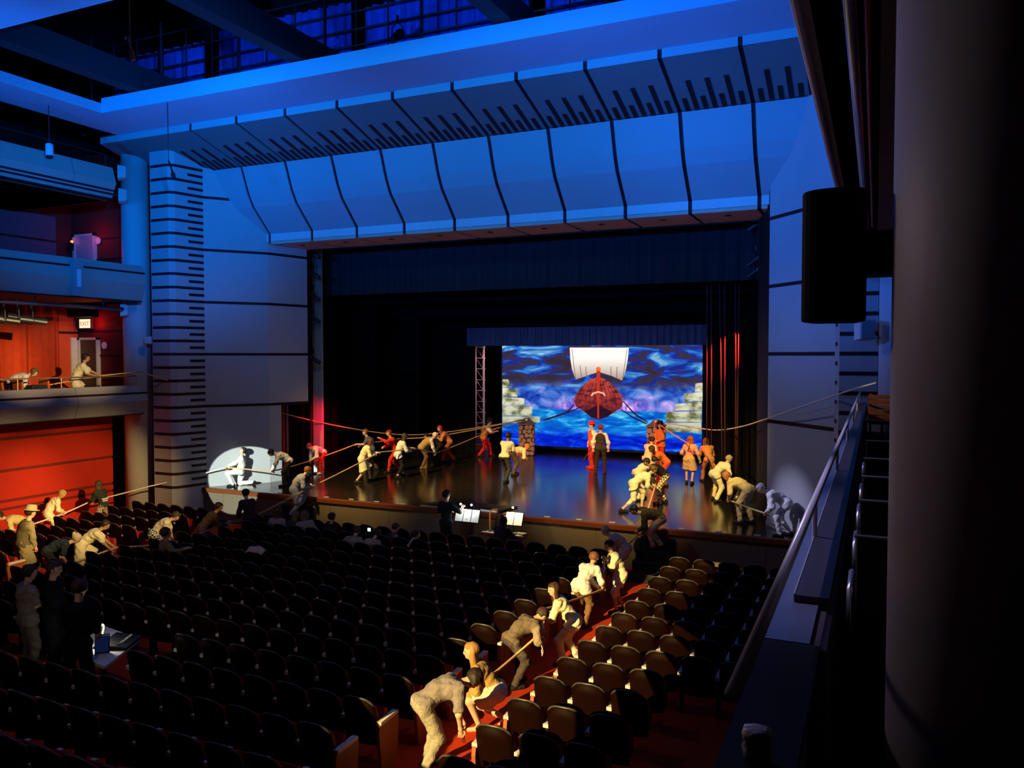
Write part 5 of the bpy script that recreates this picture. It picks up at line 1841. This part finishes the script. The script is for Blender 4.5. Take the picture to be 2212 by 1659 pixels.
# exit sign
ex = root('exit_sign', (-24.95, 19.40, 5.22), 'lit white exit sign above the gallery door', 'sign')
MB().box(-.36, -.06, 0, .30, .06, .36).build('sign_box', mat('sign_case', (.05, .04, .04), .5), ex)
MB().box(-.24, -.075, .03, .28, -.058, .33).build('sign_face', emis('sign_white', rgb(255, 246, 200), 1.2), ex)
cu = bpy.data.curves.new('exit_text', 'FONT')
cu.body = 'EXIT'
cu.size = .22
cu.align_x = 'CENTER'
cu.extrude = .003
to = bpy.data.objects.new('exit_text', cu)
COL.objects.link(to)
bpy.context.view_layer.update()
tm = bpy.data.meshes.new_from_object(to.evaluated_get(bpy.context.evaluated_depsgraph_get()))
bpy.data.objects.remove(to)
tm.materials.clear()
tm.materials.append(emis('sign_red', rgb(235, 90, 10), 1.0))
lt_ = bpy.data.objects.new('lettering', tm)
COL.objects.link(lt_)
lt_.parent = ex
lt_.location = (.02, -.080, .10)
lt_.rotation_euler = (math.pi / 2, 0, 0)
d = bpy.data.lights.new('exit_glow', 'POINT')
d.energy = 9
d.color = (1, .05, .02)
d.shadow_soft_size = .05
o = bpy.data.objects.new('exit_glow', d)
COL.objects.link(o)
o.location = (-24.45, 19.25, 5.40)
for nm, x, y_, z, lb in (('red_lamp', -25.52, 19.35, 8.25, 'tiny red lamp on the wall of the middle gallery'),):
    r = root(nm, (x, y_, z), lb, 'lamp')
    MB().ball((0, 0, 0), .05, 10, 8).build('lamp_bulb', emis('red_bulb', (1, .1, .03), 6), r, True)
    MB().box(-.06, -.04, -.30, .02, .06, .02).build('lamp_plate', BLACK, r)
    d = bpy.data.lights.new('red_glow', 'POINT')
    d.energy = 7
    d.color = (1, .03, .03)
    o = bpy.data.objects.new('red_glow', d)
    COL.objects.link(o)
    o.location = (x + 1.3, y_ - .35, z + .1)
DISC = mat('white_disc', (.75, .72, .70), .5)
for (u, v), lb in (((226, 746), 'round white sign beside the dark gallery door'), ((213, 520), 'round white sign beside the pale gallery door')):
    p = P(u, v, y=19.50)
    o = MB().tube([(0, 0, 0), (0, -.03, 0)], .12, 20).build('round_sign', DISC, None)
    o.location = p
    tag(o, lb, 'sign')
p = P(183, 678, y=19.2)
tag(MB().box(p.x - .5, 18.9, p.z - .12, p.x + .45, 19.4, p.z + .16).build('wall_speaker', BLACK, None, bevel=.03), 'flat black speaker under the gallery ceiling near the exit sign', 'speaker')

# white speakers on the left column
WSP = mat('white_speaker', (.62, .62, .66), .45, .4)


def small_speaker(p, s_, rz, label, ry=0.0):
    r = root('wall_speaker', p, label, 'speaker', rz=rz)
    r.rotation_euler = (0, ry, rz)
    MB().extrude([(-s_ * .5, -s_ * .75), (s_ * .5, -s_ * .9), (s_ * .5, s_ * .9), (-s_ * .5, s_ * .75)], 0, -s_ * .65, s_ * .65).build('speaker_box', WSP, r, bevel=.015)
    MB().box(-s_ * .55, -s_ * .56, -s_ * .7, s_ * .55, -s_ * .5, s_ * .7).build('grille', mat('pale_grille', (.5, .5, .53), .7), r)
    MB().tube([(0, s_ * .4, 0), (0, s_ * 1.0, s_ * .2)], s_ * .12, 8).build('bracket', DKSTEEL, r)


for (u, v), s_, lb in (((263, 374), .24, 'white speaker on the left column beside the top gallery front'), ((265, 424), .24, 'tilted white speaker on the left column below the top gallery'),
                       ((268, 671), .22, 'cream speaker at the end of the grey lighting pipe')):
    small_speaker(P(u, v, y=18.42), s_, 2.4, lb, .12)
small_speaker(P(320, 735, y=18.55), .14, .3, 'small white box on the right flank of the left column')
small_speaker(P(1868, 712, y=18.2), .26, .5, 'white speaker on the far column of the box')
# pilaster box on the middle gallery front
r = root('fascia_light', (-21.02, 16.05, 6.02), 'narrow vertical box with pale light strip on the middle gallery front', 'fixture')
MB().box(-.04, -.16, 0, .10, .16, 1.05).build('pilaster', mat('pilaster_teal', (.22, .26, .28), .6), r)
MB().box(.10, -.05, .25, .15, .05, .75).build('light_strip', WSP, r)

# pendants, microphone, hoist line
def hang(name, label, top, bot, body):
    r = root(name, bot, label, 'pendant' if name == 'pendant_lamp' else 'microphone' if name == 'hanging_microphone' else 'hoist')
    MB().tube([(0, 0, 0), tuple(Vector(top) - Vector(bot))], .012 if name != 'hoist_line' else .006, 6).build('suspension_wire', DKSTEEL if name != 'hoist_line' else ROPEW, r)
    body(r)


pt = P(105, 228, z=11.15)
pb = Vector((pt.x, pt.y, P(105, 312, x=pt.x).z))
hang('pendant_lamp', 'small white cylinder pendant hanging from the left ceiling edge', pt, pb, lambda r: (MB().lathe([(.10, -.30), (.10, .0), (.06, .03)], (0, 0, 0), 16).build('pendant_body', WSP, r, True), MB().lathe([(.085, -.36), (.085, -.30)], (0, 0, 0), 16).build('pendant_ring', BLACK, r)))
pt = P(362, 222, z=11.15)
pb = Vector((pt.x, pt.y, P(378, 345, y=pt.y).z))
hang('hanging_microphone', 'black microphone hanging on a thin cable in front of the left tower', pt, pb, lambda r: (MB().tube([(0, 0, 0), (.06, 0, -.12), (.14, 0, -.32)], [.02, .025, .03], 8).build('microphone_stem', BLACK, r, True), MB().tube([(.14, 0, -.32), (.16, 0, -.38), (.19, 0, -.50)], [.03, .06, .05], 10).build('microphone_head', BLACK, r, True)))
pb = Vector((P(281, 110, y=4.2).x, 4.2, P(281, 98, y=4.2).z))
hang('hoist_line', 'pale hoist line with loop and white weight below the dark ceiling', (pb.x - .02, 4.2, 11.15), pb,
     lambda r: (MB().tube([(-.05, 0, .05), (-.045, 0, .07), (-.025, 0, .06), (-.015, 0, .02), (.01, 0, -.04)], .007, 6).build('rope_loop', STEEL, r, True), MB().tube([(.01, 0, -.04), (.025, 0, -.105)], .019, 12).build('weight', mat('white_weight', (.8, .76, .7), .5), r, True)))

# black speaker on the near column
p = P(1802, 556, y=2.75)
sp = root('column_speaker', p, 'large black loudspeaker bracketed to the near dark column', 'speaker')
m = MB()
prof = []
for k in range(13):
    a = math.pi * (k / 12) - math.pi / 2
    prof.append((-.02 - .065 * math.cos(a), .095 * math.sin(a)))
prof = [(q[0] * 1.0, q[1]) for q in prof] + [(.12, .07), (.12, -.07)]
MB().extrude([(q[1], q[0]) for q in prof][::-1], 2, -.205, .205).build('speaker_cabinet', mat('speaker_black', (.012, .009, .008), .75, .15), sp, bevel=.008)
MB().box(.06, -.02, -.06, .34, .10, .075).build('wall_bracket', BLACK, sp)

# items in the box on the right
BCH = mat('black_box_chair', (.010, .009, .010), .45, .4)
for i, yy in enumerate((3.45, 4.30, 5.15, 6.05, 7.3)):
    r = root('box_chair', (.17, yy, 2.70), 'black chair with chrome arms in a row inside the box', 'chair', 'black chairs inside the box')
    MB().extrude([(-.02, .45), (.06, .45), (.02, .88), (-.05, .90)], 0, -.23, .30).build('backrest', BCH, r, bevel=.015)
    MB().box(-.22, .0, .40, .29, .42, .47).build('seat', BCH, r, bevel=.02)
    MB().tube([(-.235, -.05, .895), (.31, -.05, .895)], .008, 6).build('top_trim', STEEL, r)
    for sx in (-.25, .30):
        MB().tube([(sx, .0, .45), (sx, .0, .66), (sx, .32, .66), (sx, .34, .60)], .014, 8).build('arm', STEEL, r, True)
        MB().tube([(sx, .0, .45), (sx, .0, .0)], .014, 6).build('leg', BCH, r)
        MB().tube([(sx, .34, .60), (sx, .34, .0)], .014, 6).build('leg', BCH, r)
r = root('wooden_box_chair', (.0, 15.0, 2.70), 'orange wooden slatted chair at the far end of the box', 'chair')
for k in range(5):
    MB().box(-.10, 0, .50 + k * .09, .5, .03, .57 + k * .09).build('slat', ENDP, r)
for sx in (-.09, .45):
    MB().box(sx, .03, 0, sx + .04, .07, .95).build('leg', ENDP, r)
MB().box(-.10, .05, .42, .5, .45, .46).build('seat', ENDP, r)
r = root('cross_rail', (.0, 13.2, 2.70), 'black metal rail across the far end of the box', 'rail')
MB().tube([(-.14, 0, .62), (1.2, 0, .58)], .02, 8).build('rail_tube', BLACK, r)
for sx in (-.12, .10, .6):
    MB().tube([(sx, 0, 0), (sx, 0, .6)], .018, 6).build('rail_post', BLACK, r)
p = P(1635, 1640, z=3.305)
m = MB()
m.lathe([(.020, 0), (.034, .004), (.036, .03), (.032, .045), (.036, .06), (.034, .075), (.02, .078)], (0, 0, 0), 14)
m.v = [(x_ + random.uniform(-.003, .003), y_ + random.uniform(-.003, .003), z_) for x_, y_, z_ in m.v]
o = m.build('plastic_wrapper', mat('crumpled_plastic', (.60, .57, .62), .25, .6, bump=.8, bscale=60), None, True)
o.location = p
tag(o, 'crumpled shiny plastic wrapper on the box parapet', 'wrapper')

# ---- orchestra corner
PAPER = mat('sheet_paper', (.85, .85, .80), .7, .2)


def music_stand(p, label, wd, tilt, lampcol, power, nl):
    r = root('music_stand', p, label, 'music stand')
    MB().tube([(0, 0, 0), (0, 0, 1.0)], .014, 8).build('stand_pole', BLACK, r)
    for k in range(3):
        a = 2 * math.pi * k / 3
        MB().tube([(0, 0, .22), (.24 * math.cos(a), .24 * math.sin(a), .01)], .010, 6).build('stand_leg', BLACK, r)
    MB().add([(-wd / 2, -.02, .92), (wd / 2, -.02, .92), (wd / 2, .12, 1.25), (-wd / 2, .12, 1.25), (-wd / 2, .0, .91), (wd / 2, .0, .91), (wd / 2, .14, 1.24), (-wd / 2, .14, 1.24)],
             [(0, 1, 2, 3), (7, 6, 5, 4), (0, 4, 5, 1), (1, 5, 6, 2), (2, 6, 7, 3), (3, 7, 4, 0)]).build('stand_desk', BLACK, r)
    n = 2 if wd < .6 else 3
    for k in range(n):
        x0, x1 = -wd / 2 + .01 + k * wd / n, -wd / 2 - .01 + (k + 1) * wd / n
        MB().add([(x0, -.03, .935), (x1, -.03, .935), (x1, .10, 1.245), (x0, .10, 1.245), (x0, -.024, .933), (x1, -.024, .933), (x1, .106, 1.243), (x0, .106, 1.243)],
                 [(0, 1, 2, 3), (7, 6, 5, 4), (0, 4, 5, 1), (1, 5, 6, 2), (2, 6, 7, 3), (3, 7, 4, 0)]).build('sheet', PAPER, r)
    for k in range(nl):
        x = -wd * .22 + k * wd * .45 if nl > 1 else 0
        MB().tube([(x, .13, 1.24), (x, .10, 1.36), (x, -.02, 1.40)], .006, 6).build('lamp_neck', BLACK, r)
        MB().ball((x, -.04, 1.40), .028, 10, 8).build('lamp_bulb', emis('stand_bulb_%d' % int(lampcol[2] * 10), lampcol, 9), r, True)
        d = bpy.data.lights.new('stand_lamp', 'POINT')
        d.energy = power
        d.color = lampcol
        d.shadow_soft_size = .03
        o = bpy.data.objects.new('stand_lamp', d)
        COL.objects.link(o)
        o.location = Vector(p) + Vector((x, -.12, 1.36))
    return r


pz = zf(19)
music_stand((P(1008, 1100, y=18.98).x, 18.98, pz), 'music stand with white pages and two small lamps before the conductor', .72, 0, (.9, 1.0, .95), 4.5, 2)
kx = P(1104, 1130, y=18.95).x
music_stand((kx, 19.10, pz), 'brightly lit music stand behind the keyboard', .50, 0, (1.0, .84, .40), 15.0, 1)
kb = root('keyboard', (P(1105, 1148, y=18.82).x - .22, 18.80, pz), 'red and black electric keyboard on a crossed stand', 'keyboard', rz=-.05)
MB().box(-.62, -.14, .68, .62, .16, .76).build('keyboard_body', mat('keyboard_red', (.30, .02, .02), .4), kb, bevel=.01)
MB().box(-.56, -.15, .755, .56, .03, .775).build('white_keys', mat('ivory_keys', (.8, .78, .66), .4), kb)
for k in range(30):
    if k % 7 not in (2, 6):
        MB().box(-.54 + k * .036, -.05, .775, -.522 + k * .036, .03, .785).build('black_key', BLACK, kb)
MB().box(-.56, .05, .76, .56, .14, .775).build('control_panel', mat('panel_grey', (.10, .10, .11), .4), kb)
MB().box(.34, .0, .775, .60, .16, .80).build('note_book', mat('note_paper', (.55, .45, .28), .7), kb)
for sg in (-1, 1):
    MB().tube([(-.35 * sg, -.1, .68), (.35 * sg, -.1, .02)], .018, 6).build('stand_bar', BLACK, kb)
    MB().tube([(-.35 * sg, .1, .68), (.35 * sg, .1, .02)], .018, 6).build('stand_bar', BLACK, kb)
bn = root('keyboard_bench', (kp.x, kp.y, zf(18.35)), 'small black bench under the keyboard player', 'bench')
MB().box(-.25, -.15, .36, .25, .15, .41).build('bench_seat', BLACK, bn)
for sx in (-.2, .2):
    MB().tube([(sx, 0, 0), (sx, 0, .36)], .018, 6).build('bench_leg', BLACK, bn)
a = [P(1058, 1150, y=19.3), P(1058, 1110, y=19.4), P(1063, 1101, y=19.55), P(1075, 1100, y=19.7)]
tag(MB().tube(spline(a, 6), .022, 8).build('orange_cable', mat('orange_tube', (.75, .22, .03), .5), None, True), 'orange tube bent over the stage edge beside the keyboard player', 'cable')
fl = root('pit_cover', (P(1010, 1092, z=0).x, 20.1, 0), 'flat black tray lying on the stage edge before the conductor', 'tray')
MB().extrude([(-1.35, -.25), (1.25, -.25), (1.45, .55), (-.75, .55)], 2, .0, .05).build('tray_top', mat('tray_black', (.012, .014, .012), .35, .5), fl)
MB().box(-1.2, -.36, 0, -.1, -.26, .02).build('tray_paper', mat('tan_paper', (.45, .30, .16), .7), fl)
p = P(1075, 1096, z=.02)
tag(MB().box(p.x - .25, 19.78, .004, p.x + .25, 20.0, .05).build('paper_pile', PAPER, None), 'small pile of papers on the stage edge above the keyboard player', 'paper')

# bright phone in the front seats, white cloth over a seat, print on the green shirt
p = P(797, 1146, y=rows[2] + .45)
tag(MB().box(p.x - .04, p.y, p.z - .02, p.x + .04, p.y + .012, p.z + .06).build('phone', emis('phone_glow', (.7, .9, 1), 2.0), None), 'small glowing phone held by the beige shirt with dark bun', 'phone')
p = P(556, 1183, y=rows[4] - .05)
m = MB()
for i in range(9):
    for j in range(5):
        a_ = (i - 4) / 4
        b_ = (j - 2) / 2
        m.v.append((.24 * a_, .10 * b_ - (.05 if abs(b_) > .5 else 0), .04 - .10 * abs(b_) ** 1.5 - .05 * a_ * a_ + .012 * math.sin(5 * a_ + 2 * b_)))
for i in range(8):
    for j in range(4):
        q = i * 5 + j
        m.f.append((q, q + 5, q + 6, q + 1))
o = m.build('draped_cloth', mat('pale_cloth', (.55, .42, .34), .9), None, True)
so = o.modifiers.new('thickness', 'SOLIDIFY')
so.thickness = .015
o.location = p
tag(o, 'pale cloth draped over the top of a central seat', 'cloth')

# ---- sound desk
A, B, Cc = P(303, 1380, z=-.10), P(226, 1440, z=-.10), P(225, 1352, z=-.10)
Dd = B + Cc - A
dk = root('sound_desk', ((A + Dd) / 2).xy.to_3d() + Vector((0, 0, zf(8.5))), 'white sound desk with lamp and screens set among the seats', 'desk')
OD = tuple(dk.location)
q = [B, A, Cc, Dd]
m = MB().add([(p_.x, p_.y, -.14) for p_ in q] + [(p_.x, p_.y, -.10) for p_ in q], [(3, 2, 1, 0), (4, 5, 6, 7), (0, 1, 5, 4), (1, 2, 6, 5), (2, 3, 7, 6), (3, 0, 4, 7)])
m.build('desk_top', mat('desk_white', (.62, .60, .55), .5), dk, off=OD)
ctr = (A + B + Cc + Dd) / 4
for p_ in q:
    p2 = p_.lerp(ctr, .12)
    MB().tube([(p2.x, p2.y, zf(p2.y)), (p2.x, p2.y, -.14)], .02, 6).build('desk_leg', DKSTEEL, dk, off=OD)


def on_desk(name, label, cat, s_, t_):
    p_ = B.lerp(A, s_) + (Cc - A) * t_
    return root(name, (p_.x, p_.y, -.099), label, cat, rz=math.atan2((A - B).y, (A - B).x))


r = on_desk('mixing_console', 'black mixing console lying on the sound desk', 'mixer', .70, .22)
MB().extrude([(-.20, 0), (.20, 0), (.20, .09), (-.20, .04)], 0, -.30, .25).build('console_body', BLACK, r)
for i in range(8):
    MB().box(-.27 + i * .062, -.08, .06, -.25 + i * .062, -.05, .085).build('fader', mat('fader_grey', (.2, .2, .2), .4), r)
r = on_desk('tablet', 'tablet with bluish screen propped on the sound desk', 'tablet', .28, .34)
r.rotation_euler = (0, 0, YAW + .35)
MB().extrude([(-.02, 0), (0, 0), (.07, .26), (.05, .26)], 0, -.10, .10).build('tablet_body', BLACK, r)
MB().add([(-.09, -.022, .02), (.09, -.022, .02), (.09, .042, .25), (-.09, .042, .25)], [(0, 1, 2, 3)]).build('tablet_screen', emis('tablet_glow', rgb(24, 40, 90), .35), r)
MB().add([(-.09, .038, .225), (.09, .038, .225), (.09, .045, .25), (-.09, .045, .25)], [(0, 1, 2, 3)]).build('tablet_bar', emis('tablet_bar_glow', rgb(190, 220, 240), .9), r)
r = on_desk('desk_lamp', 'looped yellow-white gooseneck lamp on the sound desk', 'lamp', .36, .55)
pts = [(0, 0, 0), (-.03, 0, .12), (-.02, 0, .24), (.03, 0, .30), (.10, 0, .28), (.16, 0, .30), (.20, 0, .26), (.17, 0, .18), (.11, 0, .12)]
MB().tube(spline(pts, 5), .013, 8).build('lamp_neck', emis('lamp_tube', (1.0, .85, .45), 1.6), r, True)
MB().lathe([(.06, 0), (.06, .015), (.02, .02)], (0, 0, 0), 14).build('lamp_foot', BLACK, r)
MB().tube([(.11, 0, .13), (.10, 0, .08)], [.02, .03], 10).build('lamp_head', BLACK, r)
d = bpy.data.lights.new('desk_lamp_light', 'POINT')
d.energy = 7
d.color = (1, .92, .7)
d.shadow_soft_size = .04
o = bpy.data.objects.new('desk_lamp_light', d)
COL.objects.link(o)
o.location = r.location + Vector((.12, .02, .22))
